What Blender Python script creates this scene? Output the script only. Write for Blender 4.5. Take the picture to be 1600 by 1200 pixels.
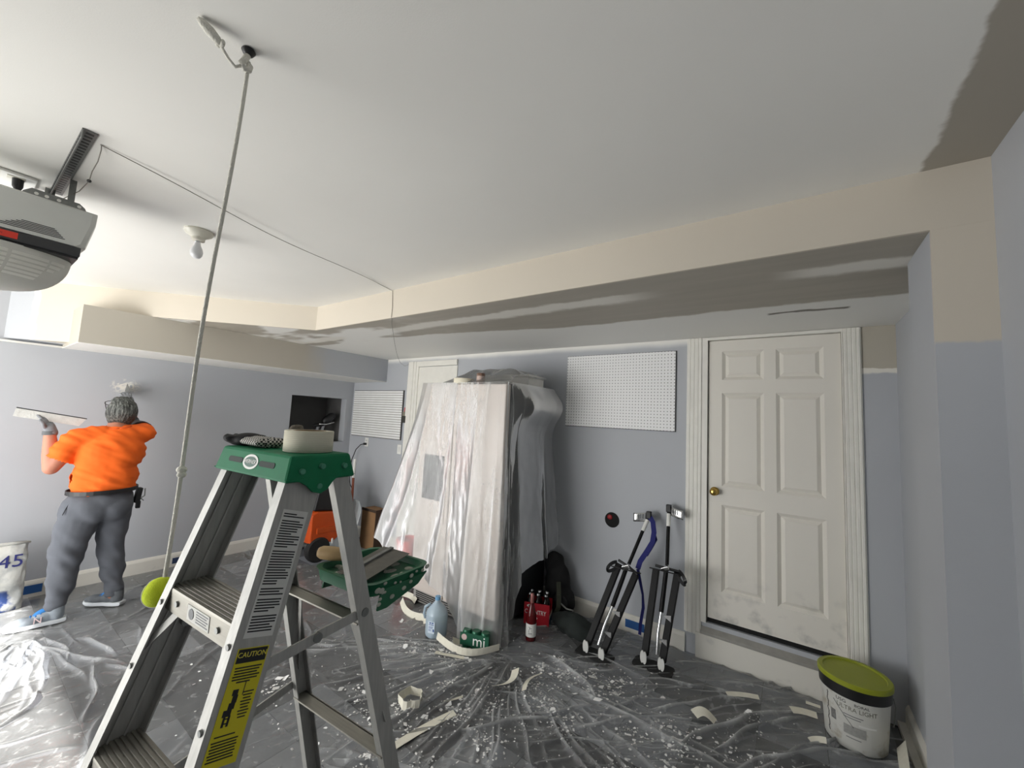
import bpy, bmesh, math, random
from mathutils import Vector, Matrix, Quaternion, noise
random.seed(7)
R = math.radians
V = Vector
scene = bpy.context.scene
for o in list(bpy.data.objects):
    bpy.data.objects.remove(o)
COL = scene.collection

# ------------------------------------------------------------------ camera
EYE = 1.62                                   # eye height of the photographer
YAW, PITCH, ROLL = R(35.24), R(5.13), R(2.94)
_f = V((-math.sin(YAW) * math.cos(PITCH), math.cos(YAW) * math.cos(PITCH), math.sin(PITCH)))
_r = V((math.cos(YAW), math.sin(YAW), 0))
_u = _r.cross(_f)
_r2 = _r * math.cos(ROLL) + _u * math.sin(ROLL)
_u2 = -_r * math.sin(ROLL) + _u * math.cos(ROLL)
cam = bpy.data.cameras.new('camera')
cam.sensor_fit = 'HORIZONTAL'
cam.sensor_width = 36.0
cam.lens = 622.2 * 36.0 / 1600.0
cam.clip_start = 0.02
camo = bpy.data.objects.new('camera', cam)
COL.objects.link(camo)
camo.matrix_world = Matrix(((_r2.x, _u2.x, -_f.x, 0), (_r2.y, _u2.y, -_f.y, 0), (_r2.z, _u2.z, -_f.z, EYE), (0, 0, 0, 1)))
scene.camera = camo

# ------------------------------------------------------------------ world, daylight, exposure
w = bpy.data.worlds.new('world')
scene.world = w
w.use_nodes = True
w.node_tree.nodes['Background'].inputs[0].default_value = (0.88, 0.94, 1.0, 1)
w.node_tree.nodes['Background'].inputs[1].default_value = 1.0
# daylight entering through the open garage door behind the photographer
al = bpy.data.lights.new('garage_door_daylight', 'AREA')
al.shape = 'RECTANGLE'
al.size, al.size_y = 2.7, 2.0
al.energy = 80
al.color = (1.0, 0.985, 0.96)
alo = bpy.data.objects.new('garage_door_daylight', al)
COL.objects.link(alo)
alo.location = (-3.5, -1.58, 1.05)
alo.rotation_euler = (R(90), 0, 0)           # faces +Y, into the garage
sl_ = bpy.data.lights.new('sun', 'SUN')
sl_.energy = 16.0
sl_.angle = R(1.5)
sl_.color = (1.0, 0.97, 0.92)
slo = bpy.data.objects.new('sun', sl_)
COL.objects.link(slo)
slo.location = (0, -8, 8)
slo.rotation_euler = V((-0.41, 1.05, -1.0)).to_track_quat('-Z', 'Y').to_euler()
vs = scene.view_settings
vs.view_transform = 'Standard'
vs.look = 'None'
vs.exposure = 0.35
vs.gamma = 1.0
vs.use_curve_mapping = False
scene.cycles.max_bounces = 8
scene.cycles.transparent_max_bounces = 24
scene.cycles.caustics_reflective = False
scene.cycles.caustics_refractive = False
scene.cycles.sample_clamp_indirect = 4.0

# ------------------------------------------------------------------ helpers: materials
def lin(c):
    return tuple(((x / 255.0) / 12.92 if x / 255.0 <= 0.04045 else ((x / 255.0 + 0.055) / 1.055) ** 2.4) for x in c) + (1,)

class NB:
    """small node builder"""
    def __init__(s, name):
        s.m = bpy.data.materials.new(name)
        s.m.use_nodes = True
        s.t = s.m.node_tree
        s.n, s.l = s.t.nodes, s.t.links
        s.bsdf = s.n['Principled BSDF']
        s.outn = s.n['Material Output']
        s._p = None
    def put(s, sock, v):
        if isinstance(v, bpy.types.NodeSocket):
            s.l.new(v, sock)
        elif isinstance(v, (tuple, list)) and len(v) == 3 and sock.type == 'RGBA':
            sock.default_value = lin(v)
        else:
            sock.default_value = v
    def pos(s, obj=False):
        k = s.n.new('ShaderNodeTexCoord') if obj else s.n.new('ShaderNodeNewGeometry')
        o = k.outputs['Object'] if obj else k.outputs['Position']
        sp = s.n.new('ShaderNodeSeparateXYZ')
        s.l.new(o, sp.inputs[0])
        return o, sp.outputs[0], sp.outputs[1], sp.outputs[2]
    def m_(s, op, a, b=0.0, c=None, clamp=False):
        k = s.n.new('ShaderNodeMath')
        k.operation = op
        k.use_clamp = clamp
        s.put(k.inputs[0], a)
        s.put(k.inputs[1], b)
        if c is not None:
            s.put(k.inputs[2], c)
        return k.outputs[0]
    def noise(s, vec, scale=5, detail=3, rough=0.5, sc=None, dist=0):
        if sc is not None:
            mp = s.n.new('ShaderNodeMapping')
            mp.inputs['Scale'].default_value = sc
            s.l.new(vec, mp.inputs[0])
            vec = mp.outputs[0]
        k = s.n.new('ShaderNodeTexNoise')
        k.inputs['Scale'].default_value = scale
        k.inputs['Detail'].default_value = detail
        k.inputs['Roughness'].default_value = rough
        k.inputs['Distortion'].default_value = dist
        s.l.new(vec, k.inputs['Vector'])
        return k.outputs[0]
    def step(s, x, a, b):
        k = s.n.new('ShaderNodeMapRange')
        k.interpolation_type = 'SMOOTHSTEP'
        s.put(k.inputs[0], x)
        k.inputs[1].default_value, k.inputs[2].default_value = a, b
        k.inputs[3].default_value, k.inputs[4].default_value = 0, 1
        return k.outputs[0]
    def mix(s, f, a, b):
        k = s.n.new('ShaderNodeMix')
        k.data_type = 'RGBA'
        s.put(k.inputs[0], f)
        s.put(k.inputs[6], a)
        s.put(k.inputs[7], b)
        return k.outputs[2]
    def bump(s, h, strength=0.3, dist=0.01):
        k = s.n.new('ShaderNodeBump')
        k.inputs['Strength'].default_value = strength
        k.inputs['Distance'].default_value = dist
        s.put(k.inputs['Height'], h)
        return k.outputs[0]
    def fin(s, col, rough=0.6, metal=0.0, normal=None, spec=0.5):
        s.put(s.bsdf.inputs['Base Color'], col)
        s.put(s.bsdf.inputs['Roughness'], rough)
        s.put(s.bsdf.inputs['Metallic'], metal)
        s.bsdf.inputs['Specular IOR Level'].default_value = spec
        if normal is not None:
            s.l.new(normal, s.bsdf.inputs['Normal'])
        return s.m

def mat(name, c, rough=0.5, metal=0.0, var=0.06, vscale=8, bump=0.0, bscale=80, spec=0.5):
    b = NB(name)
    v, x, y, z = b.pos(True)
    n = b.noise(v, vscale, 4)
    dark = tuple(max(0, q * (1 - var)) for q in c)
    lite = tuple(min(255, q * (1 + var)) for q in c)
    nm = None
    if bump:
        nm = b.bump(b.noise(v, bscale, 3), bump, 0.004)
    return b.fin(b.mix(n, dark, lite), rough, metal, nm, spec)

BLUE, CEIL, BEIGE, WHITE, MUD = (184, 187, 192), (238, 237, 232), (208, 200, 186), (236, 234, 226), (232, 229, 220)

# ------------------------------------------------------------------ helpers: meshes
class MB:
    def __init__(s):
        s.v, s.f = [], []
    def add(s, vs, fs):
        k = len(s.v)
        s.v += [V(q) for q in vs]
        s.f += [tuple(i + k for i in f) for f in fs]
        return s
    def box(s, x0, x1, y0, y1, z0, z1):
        return s.add([(x0, y0, z0), (x1, y0, z0), (x1, y1, z0), (x0, y1, z0), (x0, y0, z1), (x1, y0, z1), (x1, y1, z1), (x0, y1, z1)],
                     [(3, 2, 1, 0), (4, 5, 6, 7), (0, 1, 5, 4), (1, 2, 6, 5), (2, 3, 7, 6), (3, 0, 4, 7)])
    def obox(s, c, size, M=None):
        hx, hy, hz = size[0] / 2, size[1] / 2, size[2] / 2
        t = MB().box(-hx, hx, -hy, hy, -hz, hz)
        M = M or Matrix.Identity(3)
        return s.add([V(c) + M @ q for q in t.v], t.f)
    def beam(s, a, b, wu, wv, up=(0, 0, 1)):
        """rectangular bar from a to b"""
        a, b = V(a), V(b)
        d = (b - a)
        L = d.length
        d.normalize()
        u = V(up).cross(d)
        if u.length < 1e-4:
            u = V((1, 0, 0)).cross(d)
        u.normalize()
        n = d.cross(u)
        M = Matrix((u, n, d)).transposed()
        return s.obox((a + b) / 2, (wu, wv, L), M)
    def cyl(s, a, b, r0, r1=None, n=16, cap=True):
        r1 = r0 if r1 is None else r1
        return s.tube([a, b], [r0, r1], n, cap)
    def tube(s, pts, r, n=8, cap=True):
        pts = [V(p) for p in pts]
        if not isinstance(r, (list, tuple)):
            r = [r] * len(pts)
        t = (pts[1] - pts[0]).normalized()
        u = t.orthogonal().normalized()
        rings = []
        for i, p in enumerate(pts):
            if i == 0:
                t2 = pts[1] - pts[0]
            elif i == len(pts) - 1:
                t2 = pts[-1] - pts[-2]
            else:
                t2 = (pts[i + 1] - p).normalized() + (p - pts[i - 1]).normalized()
            t2.normalize()
            u = (u - t2 * u.dot(t2))
            u = u.normalized() if u.length > 1e-6 else t2.orthogonal().normalized()
            w_ = t2.cross(u)
            rings.append([p + (u * math.cos(2 * math.pi * k / n) + w_ * math.sin(2 * math.pi * k / n)) * r[i] for k in range(n)])
        vs = [q for ring in rings for q in ring]
        fs = []
        for i in range(len(pts) - 1):
            for k in range(n):
                fs.append((i * n + k, i * n + (k + 1) % n, (i + 1) * n + (k + 1) % n, (i + 1) * n + k))
        if cap:
            fs.append(tuple(reversed(range(n))))
            fs.append(tuple(range((len(pts) - 1) * n, len(pts) * n)))
        return s.add(vs, fs)
    def ribbon(s, pts, wdir, width, th=0.001):
        """flat strap: pts centre line, wdir direction of the width (one or a list)"""
        pts = [V(p) for p in pts]
        vs, fs = [], []
        for i, p in enumerate(pts):
            wd = V(wdir[i] if isinstance(wdir, list) else wdir).normalized()
            t = (pts[min(i + 1, len(pts) - 1)] - pts[max(i - 1, 0)]).normalized()
            nn = t.cross(wd).normalized()
            wd = nn.cross(t)
            for a, b in ((-1, -1), (1, -1), (1, 1), (-1, 1)):
                vs.append(p + wd * (a * width / 2) + nn * (b * th / 2))
        for i in range(len(pts) - 1):
            for k in range(4):
                fs.append((i * 4 + k, i * 4 + (k + 1) % 4, i * 4 + 4 + (k + 1) % 4, i * 4 + 4 + k))
        fs.append((3, 2, 1, 0))
        e = (len(pts) - 1) * 4
        fs.append((e, e + 1, e + 2, e + 3))
        return s.add(vs, fs)
    def lathe(s, prof, n=24, c=(0, 0, 0), M=None, close=False):
        c = V(c)
        vs, fs = [], []
        for r, z in prof:
            for k in range(n):
                q = V((r * math.cos(2 * math.pi * k / n), r * math.sin(2 * math.pi * k / n), z))
                vs.append(c + (M @ q if M else q))
        m = len(prof)
        for i in range(m if close else m - 1):
            j = (i + 1) % m
            for k in range(n):
                fs.append((i * n + k, i * n + (k + 1) % n, j * n + (k + 1) % n, j * n + k))
        if not close:
            if prof[0][0] > 1e-5:
                fs.append(tuple(reversed(range(n))))
            if prof[-1][0] > 1e-5:
                fs.append(tuple(range((m - 1) * n, m * n)))
        return s.add(vs, fs)
    def ell(s, c, r, M=None, nu=20, nv=12):
        vs, fs = [], []
        c = V(c)
        for j in range(nv + 1):
            th = math.pi * j / nv
            for i in range(nu):
                ph = 2 * math.pi * i / nu
                q = V((r[0] * math.sin(th) * math.cos(ph), r[1] * math.sin(th) * math.sin(ph), r[2] * math.cos(th)))
                vs.append(c + (M @ q if M else q))
        for j in range(nv):
            for i in range(nu):
                fs.append((j * nu + i, (j + 1) * nu + i, (j + 1) * nu + (i + 1) % nu, j * nu + (i + 1) % nu))
        return s.add(vs, fs)
    def cap(s, a, b, ra, rb, n=16):
        """tapered capsule"""
        s.tube([a, b], [ra, rb], n)
        s.ell(a, (ra,) * 3, None, n, 8)
        s.ell(b, (rb,) * 3, None, n, 8)
        return s
    def prism(s, poly, h0, h1, fn=None):
        """poly (a,b) extruded along c from h0 to h1; fn maps (a,b,c) to a point"""
        fn = fn or (lambda a, b, c: (a, b, c))
        n = len(poly)
        vs = [fn(a, b, h0) for a, b in poly] + [fn(a, b, h1) for a, b in poly]
        fs = [tuple(reversed(range(n))), tuple(range(n, 2 * n))]
        for k in range(n):
            fs.append((k, (k + 1) % n, n + (k + 1) % n, n + k))
        return s.add(vs, fs)
    def grid(s, fn, nu, nv, closeu=False):
        vs = [fn(i / (nu if closeu else nu - 1), j / (nv - 1)) for j in range(nv) for i in range(nu)]
        fs = []
        for j in range(nv - 1):
            for i in range(nu if closeu else nu - 1):
                fs.append((j * nu + i, j * nu + (i + 1) % nu, (j + 1) * nu + (i + 1) % nu, (j + 1) * nu + i))
        return s.add(vs, fs)
    def build(s, name, m, parent=None, smooth=None, bevel=0.0, world=False, fix=True):
        vs = s.v
        if world and parent is not None:
            inv = TM[parent.name].inverted()
            vs = [inv @ q for q in vs]
        me = bpy.data.meshes.new(name)
        me.from_pydata([tuple(q) for q in vs], [], s.f)
        if fix:
            bm = bmesh.new()
            bm.from_mesh(me)
            bmesh.ops.recalc_face_normals(bm, faces=bm.faces)
            bm.to_mesh(me)
            bm.free()
        if m is not None:
            me.materials.append(m)
        if smooth is not None:
            me.shade_smooth()
            if smooth < 180:
                me.set_sharp_from_angle(angle=R(smooth))
        me.update()
        o = bpy.data.objects.new(name, me)
        COL.objects.link(o)
        if parent is not None:
            o.parent = parent
        if bevel:
            b = o.modifiers.new('bevel', 'BEVEL')
            b.width = bevel
            b.segments = 2
            b.limit_method = 'ANGLE'
        return o

TM = {}
def tag(o, label=None, cat=None, group=None, kind=None):
    if label: o['label'] = label
    if cat: o['category'] = cat
    if group: o['group'] = group
    if kind: o['kind'] = kind
    return o
def thing(name, label, cat, loc=(0, 0, 0), rz=0.0, group=None, kind=None):
    o = bpy.data.objects.new(name, None)
    o.empty_display_size = 0.05
    COL.objects.link(o)
    o.location = loc
    o.rotation_euler = (0, 0, rz)
    TM[o.name] = Matrix.Translation(V(loc)) @ Matrix.Rotation(rz, 4, 'Z')
    return tag(o, label, cat, group, kind)

def text_mesh(body, size, extrude=0.0004):
    cu = bpy.data.curves.new('lettering', 'FONT')
    cu.body = body
    cu.size = size
    cu.align_x = 'CENTER'
    cu.align_y = 'CENTER'
    cu.extrude = extrude
    cu.resolution_u = 3
    ob = bpy.data.objects.new('lettering', cu)
    COL.objects.link(ob)
    dg = bpy.context.evaluated_depsgraph_get()
    me = bpy.data.meshes.new_from_object(ob.evaluated_get(dg))
    b = MB()
    b.v = [q.co.copy() for q in me.vertices]
    b.f = [tuple(p.vertices) for p in me.polygons]
    bpy.data.objects.remove(ob)
    return b
def place(b, c, xd, yd, sx=1.0, sy=1.0):
    """lay a text/flat mesh (xy plane) at c with x along xd, y along yd"""
    xd, yd = V(xd).normalized(), V(yd).normalized()
    zd = xd.cross(yd)
    b.v = [V(c) + xd * (q.x * sx) + yd * (q.y * sy) + zd * q.z for q in b.v]
    return b
def wrap(b, c, r0, r1, z0, z1, a0):
    """wrap a text mesh (x = arc, y = height) round an upright cone at c; a0 centre angle"""
    out = []
    for q in b.v:
        z = q.y
        r = r0 + (r1 - r0) * (z - z0) / (z1 - z0)
        a = a0 + q.x / r
        out.append(V((c[0] + (r + q.z) * math.cos(a), c[1] + (r + q.z) * math.sin(a), c[2] + z)))
    b.v = out
    return b

def blob(name, b, voxel, it, m, parent, disp=None, cut=None):
    """union of overlapping solids, voxel-remeshed into one continuous skin"""
    me = bpy.data.meshes.new('tmp')
    me.from_pydata([tuple(q) for q in b.v], [], b.f)
    bm = bmesh.new(); bm.from_mesh(me)
    bmesh.ops.recalc_face_normals(bm, faces=bm.faces)
    bm.to_mesh(me); bm.free()
    ob = bpy.data.objects.new('tmp', me)
    COL.objects.link(ob)
    rm = ob.modifiers.new('r', 'REMESH')
    rm.mode = 'VOXEL'
    rm.voxel_size = voxel
    sm = ob.modifiers.new('s', 'SMOOTH')
    sm.iterations = it
    sm.factor = 0.5
    dg = bpy.context.evaluated_depsgraph_get()
    me2 = bpy.data.meshes.new_from_object(ob.evaluated_get(dg))
    bpy.data.objects.remove(ob)
    bm = bmesh.new(); bm.from_mesh(me2)
    bm.normal_update()
    if disp:
        mv = [(q, q.normal * disp(q.co, q.normal)) for q in bm.verts]
        for q, d in mv:
            q.co += d
    if cut:
        bmesh.ops.delete(bm, geom=[q for q in bm.verts if cut(q.co)], context='VERTS')
    inv = TM[parent.name].inverted()
    for q in bm.verts:
        q.co = inv @ q.co
    bm.to_mesh(me2); bm.free()
    me2.name = name
    me2.materials.clear()
    me2.materials.append(m)
    me2.shade_smooth()
    o = bpy.data.objects.new(name, me2)
    COL.objects.link(o)
    o.parent = parent
    return o
def copy_tree(o, parent=None):
    c = o.copy()
    COL.objects.link(c)
    c.parent = parent
    for ch in [q for q in bpy.data.objects if q.parent == o]:
        copy_tree(ch, c)
    return c

# ------------------------------------------------------------------ common materials
M_white = mat('white_paint', WHITE, 0.45, var=0.03, vscale=14)
M_plastic_white = mat('white_plastic', (235, 235, 230), 0.35, var=0.02)
M_black = mat('black_plastic', (22, 22, 24), 0.45, var=0.2)
M_rubber = mat('black_rubber', (28, 28, 28), 0.8, var=0.2)
M_dark = mat('dark_grey_plastic', (52, 53, 55), 0.5)
M_grey = mat('grey_plastic', (150, 151, 148), 0.45)
M_alu = None
def metal(name, c, rough, sc, met=0.85):
    b = NB(name)
    v, x, y, z = b.pos(True)
    n = b.noise(v, 30, 4, sc=sc)
    n2 = b.noise(v, 9, 4)
    col = b.mix(n, tuple(q * 0.8 for q in c), c)
    rr = b.m_('MULTIPLY_ADD', n2, 0.25, rough - 0.1)
    return b.fin(col, rr, met, b.bump(n, 0.12, 0.002))
M_alu = metal('aluminium', (186, 185, 180), 0.46, (4, 4, 0.25), 0.3)
M_alu_x = metal('aluminium_tread', (168, 165, 156), 0.5, (0.3, 4, 4), 0.6)
M_steel = metal('galvanised_steel', (150, 152, 150), 0.45, (3, 3, 3))
M_bright = mat('polished_aluminium', (225, 226, 226), 0.25, 0.9, var=0.05)
M_brass = mat('polished_brass', (205, 172, 96), 0.2, 1.0, var=0.05)
M_red = mat('red_plastic', (214, 36, 30), 0.45)
M_blue_tape = mat('blue_masking_tape', (38, 88, 150), 0.7)
M_paper = mat('cream_paper_tape', (230, 226, 210), 0.85, var=0.05, vscale=30)
M_plaster = mat('dried_plaster', (246, 245, 241), 0.9, var=0.06, vscale=60)
M_rope = mat('cotton_rope', (222, 220, 210), 0.9, bump=0.8, bscale=260)
M_text_black = mat('black_print', (26, 26, 28), 0.6, var=0.0)
M_text_white = mat('white_print', (236, 236, 232), 0.6, var=0.0)
M_text_grey = mat('grey_print', (120, 122, 124), 0.6, var=0.0)
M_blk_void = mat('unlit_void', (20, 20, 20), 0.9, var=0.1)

# ------------------------------------------------------------------ setting
XL, XR, YB, YG = -5.05, 0.525, 3.30, -1.6
Z1, Z2, Z3, YF = 2.53, 2.32, 2.028, 1.825
T = 0.12

def paint(name, base, build=None, rough=0.62):
    b = NB(name)
    v, x, y, z = b.pos()
    n = b.noise(v, 1.7, 4)
    col = b.mix(n, tuple(q * 0.975 for q in base), tuple(min(255, q * 1.02) for q in base))
    if build:
        col = build(b, v, x, y, z, col)
    nm = b.bump(b.noise(v, 260, 2), 0.10, 0.002)
    return b.fin(col, rough, 0.0, nm, 0.3)

def wob(b, v, scale=6, amp=0.06, detail=4):
    return b.m_('MULTIPLY_ADD', b.noise(v, scale, detail), amp * 2, -amp)

def AND(b, *a):
    r = a[0]
    for q in a[1:]:
        r = b.m_('MULTIPLY', r, q)
    return r
def NOT(b, a):
    return b.m_('SUBTRACT', 1.0, a)

def p_ceiling(b, v, x, y, z, col):
    # bare primer strip along the right wall, with a ragged brush edge
    e = b.m_('ADD', x, wob(b, v, 9, 0.03))
    return b.mix(b.step(e, 0.355, 0.372), col, (172, 166, 154))
M_ceil = paint('ceiling_paint', CEIL, p_ceiling)

def p_left(b, v, x, y, z, col):
    # spackled patch the man is working on
    dy = b.m_('MULTIPLY', b.m_('SUBTRACT', y, 0.955), 8.0)
    dz = b.m_('MULTIPLY', b.m_('SUBTRACT', z, 1.745), 13.0)
    d = b.m_('ADD', b.m_('MULTIPLY', dy, dy), b.m_('MULTIPLY', dz, dz))
    n = b.noise(v, 18, 4, dist=1.5)
    msk = b.m_('MULTIPLY', b.step(d, 1.0, 0.2), b.step(n, 0.42, 0.6))
    return b.mix(msk, col, MUD)
M_wall_l = paint('wall_left_paint', BLUE, p_left)

def p_back(b, v, x, y, z, col):
    # white overlap rolled down from the soffit, beige primed patch right of the door
    e = b.m_('ADD', z, wob(b, v, 3, 0.02))
    top = b.step(e, 2.255, 2.315)
    col = b.mix(top, col, CEIL)
    e2 = b.m_('ADD', z, wob(b, v, 14, 0.015))
    right = b.step(x, 0.36, 0.362)
    col = b.mix(AND(b, right, b.step(e2, 2.015, 2.03)), col, MUD)
    return b.mix(AND(b, right, b.step(e2, 2.05, 2.056)), col, (186, 180, 166))
M_wall_b = paint('wall_back_paint', BLUE, p_back)

def p_right(b, v, x, y, z, col):
    # primer on the face of the pilaster above head height, blue below
    e = b.m_('ADD', z, wob(b, v, 16, 0.012))
    front = b.step(y, 1.84, 1.83)
    return b.mix(AND(b, front, b.step(e, 1.93, 1.945)), col, BEIGE)
M_pilaster = paint('pilaster_paint', BLUE, p_right)
M_wall_r = paint('wall_right_paint', BLUE)

def p_beam(b, v, x, y, z, col):
    # unpainted corner with a caulk line at the far left end of the angled face
    e = b.m_('ADD', x, wob(b, v, 10, 0.02))
    col = b.mix(b.step(e, -4.905, -4.912), col, MUD)
    return b.mix(b.step(e, -4.935, -4.942), col, BLUE)
M_beam = paint('beam_primer', BEIGE, p_beam)

def p_duct(b, v, x, y, z, col):
    e = b.m_('ADD', y, wob(b, v, 3, 0.25))
    c = b.mix(b.step(e, 2.1, 2.6), (190, 184, 172), BLUE)
    return b.mix(b.step(z, Z3 + 0.006, Z3 + 0.002), c, CEIL)
M_duct = paint('duct_soffit_paint', BEIGE, p_duct)

def p_soffit(b, v, x, y, z, col):
    # raw joint compound in bands along the soffit
    wv = wob(b, v, 2.2, 0.07)
    fine = wob(b, v, 14, 0.02)
    e = b.m_('ADD', b.m_('ADD', y, wv), fine)
    base = b.mix(b.noise(v, 4, 5, sc=(0.5, 4, 1)), (166, 160, 148), (186, 180, 168))
    band = AND(b, b.step(e, 2.03, 2.07), b.step(e, 2.21, 2.15))
    xm = b.m_('MAXIMUM', b.step(x, -0.5, -0.85), b.step(x, -0.1, 0.1))
    base = b.mix(AND(b, band, xm), base, MUD)
    xx = b.step(x, -2.2, -2.6)
    base = b.mix(AND(b, b.step(b.noise(v, 1.3, 3, sc=(1, 2, 1)), 0.45, 0.55), xx), base, CEIL)
    lim = b.m_('MULTIPLY_ADD', b.step(x, -1.0, -3.2), -0.28, 2.58)
    d = b.m_('SUBTRACT', e, lim)
    col = b.mix(b.step(d, -0.01, 0.03), base, CEIL)
    # dark scratch of torn paper above the door
    sc = AND(b, b.step(x, -0.12, -0.1), b.step(x, 0.27, 0.25), b.step(e, 2.72, 2.735), b.step(e, 2.775, 2.76))
    return b.mix(sc, col, (130, 126, 118))
M_soffit = paint('soffit_compound', BEIGE, p_soffit)

def struct(name, mb, m, parent=None, **k):
    o = mb.build(name, m, parent, **k)
    if parent is None:
        o['kind'] = 'structure'
    return o

# floor slab with separate square tiles
M_slab = mat('floor_slab_joint', (48, 48, 50), 0.9)
floor = struct('floor', MB().box(XL - T, XR + T, YG, YB + T, -0.12, -0.004), M_slab)
tile_cols = [(80, 81, 86), (112, 114, 120), (152, 156, 164), (176, 180, 188)]
tile_mats = [mat('vinyl_tile_%d' % i, c, 0.45, var=0.10, vscale=6, bump=0.05, bscale=120) for i, c in enumerate(tile_cols)]
TS = 0.305
def tile_mesh(m):
    o = MB().box(-TS / 2 + 0.0015, TS / 2 - 0.0015, -TS / 2 + 0.0015, TS / 2 - 0.0015, -0.004, 0.0).build('tile', m)
    me = o.data
    bpy.data.objects.remove(o)
    return me
tmes = [tile_mesh(m) for m in tile_mats]
rt = random.Random(3)
nx = int((XR - XL) / TS) + 1
ny = int((YB + 0.9) / TS) + 1
for i in range(nx):
    for j in range(ny):
        cx, cy = XL + TS * (i + 0.5), YB - TS * (j + 0.5)
        if cx + TS / 2 > XR + 0.11:
            continue
        k = rt.choices((0, 1, 2, 3), (3, 3, 3, 2))[0]
        o = bpy.data.objects.new('tile', tmes[k])
        COL.objects.link(o)
        o.location = (cx, cy, 0)
        o.rotation_euler = (0, 0, rt.choice((0, 1, 2, 3)) * math.pi / 2)
        o.parent = floor
ext = MB().box(XL - T, XR + T, YG - 6, YG, -0.14, -0.02).build('driveway', mat('driveway_concrete', (190, 188, 182), 0.9))
tag(ext, kind='structure')

ceiling = struct('ceiling', MB().box(XL - T, XR + T, YG - T, YB + T, Z1, Z1 + 0.1), M_ceil)
DX = -3.445                                   # where the angled drop meets the beam
# lowered part of the ceiling: face boards and soffit
MB().prism([(DX, YF), (XR, YF), (XR, YF + 0.013), (DX - 0.005, YF + 0.013)], Z2, Z1).build('beam_face', M_beam, ceiling)
MB().prism([(XL, 0.22), (DX, YF), (DX - 0.009, YF + 0.009), (XL, 0.238)], Z2, Z1).build('angled_beam_face', M_beam, ceiling)
MB().prism([(DX, YF + 0.001), (XR, YF + 0.001), (XR, YB), (XL, YB), (XL, 0.221)], Z2 + 0.001, Z2 + 0.014).build('soffit_board', M_soffit, ceiling)
MB().box(XL, -4.342, 0.53, YB, Z3, Z2).build('duct_soffit', M_duct, ceiling)
MB().prism([(XL, 0.22), (-4.74, 0.53), (XL, 0.53)], Z3 + 0.03, Z2).build('angled_end_face', M_beam, ceiling)
# ledge where the upper wall stands proud
MB().box(XL, XL + 0.03, YG, 0.53, Z3, Z3 + 0.014).build('ledge_strip', M_white, ceiling)

# left wall with the niche
ny0, ny1, nz0, nz1 = 2.46, 3.2, 1.20, 1.79
wl = MB()
for a in ((YG, ny0, 0, Z1), (ny1, YB, 0, Z1), (ny0, ny1, 0, nz0), (ny0, ny1, nz1, Z1)):
    wl.box(XL - T, XL, a[0], a[1], a[2], a[3])
wall_left = struct('wall_left', wl, M_wall_l)
nb_ = MB()
nb_.box(XL - 0.52, XL - 0.50, ny0 - 0.15, ny1 + 0.02, nz0 - 0.02, nz1 + 0.02)
nb_.box(XL - 0.50, XL - T, ny1, ny1 + 0.02, nz0 - 0.02, nz1 + 0.02)
nb_.box(XL - 0.50, XL - T, ny0 - 0.15, ny0 - 0.13, nz0 - 0.02, nz1 + 0.02)
nb_.box(XL - 0.50, XL - T, ny0 - 0.15, ny1 + 0.02, nz0 - 0.02, nz0)
nb_.box(XL - 0.50, XL - T, ny0 - 0.15, ny1 + 0.02, nz1, nz1 + 0.02)
nb_.build('niche_lining', mat('niche_bare_board', (104, 103, 102), 0.8), wall_left)

# back wall with the door opening
DO = (-0.53, 0.275, 0.245, 2.312)             # opening x0 x1 z0 z1
wb = MB()
for a in ((XL - T, DO[0], 0, Z1), (DO[1], XR + T, 0, Z1), (DO[0], DO[1], 0, DO[2]), (DO[0], DO[1], DO[3], Z1)):
    wb.box(a[0], a[1], YB, YB + T, a[2], a[3])
wall_back = struct('wall_back', wb, M_wall_b)
MB().box(DO[0] - 0.1, DO[1] + 0.1, YB + T + 0.02, YB + T + 0.03, 0.1, 2.4).build('dark_beyond', M_blk_void, wall_back)
# round bare hole of an old wall outlet
ho = MB().lathe([(0.0, 0), (0.058, 0), (0.062, 0.004), (0.060, 0.006), (0.052, 0.006), (0.050, 0.002), (0.0, 0.002)], 28, (-1.238, YB, 0.832), Matrix.Rotation(R(90), 3, 'X')).build('outlet_ring', M_blk_void, wall_back, smooth=40)
MB().ell((-1.256, YB - 0.006, 0.853), (0.022, 0.008, 0.020)).build('wire_nut', mat('red_wire_nut', (150, 24, 30), 0.5), wall_back, smooth=180)

wr = MB().box(XR, XR + T, YG, YB + T, 0, Z1)
wall_right = struct('wall_right', wr, M_wall_r)
MB().box(0.383, XR, YF + 0.001, 2.145, 0, Z2).build('pilaster', M_pilaster, wall_right)
# the open garage door in the wall behind the photographer
gx0, gx1, gz = -4.88, -1.55, 2.13
wg = MB()
for a in ((XL - T, gx0, 0, Z1), (gx1, XR + T, 0, Z1), (gx0, gx1, gz, Z1)):
    wg.box(a[0], a[1], YG - T, YG, a[2], a[3])
wall_rear = struct('wall_rear', wg, M_wall_r)

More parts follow.
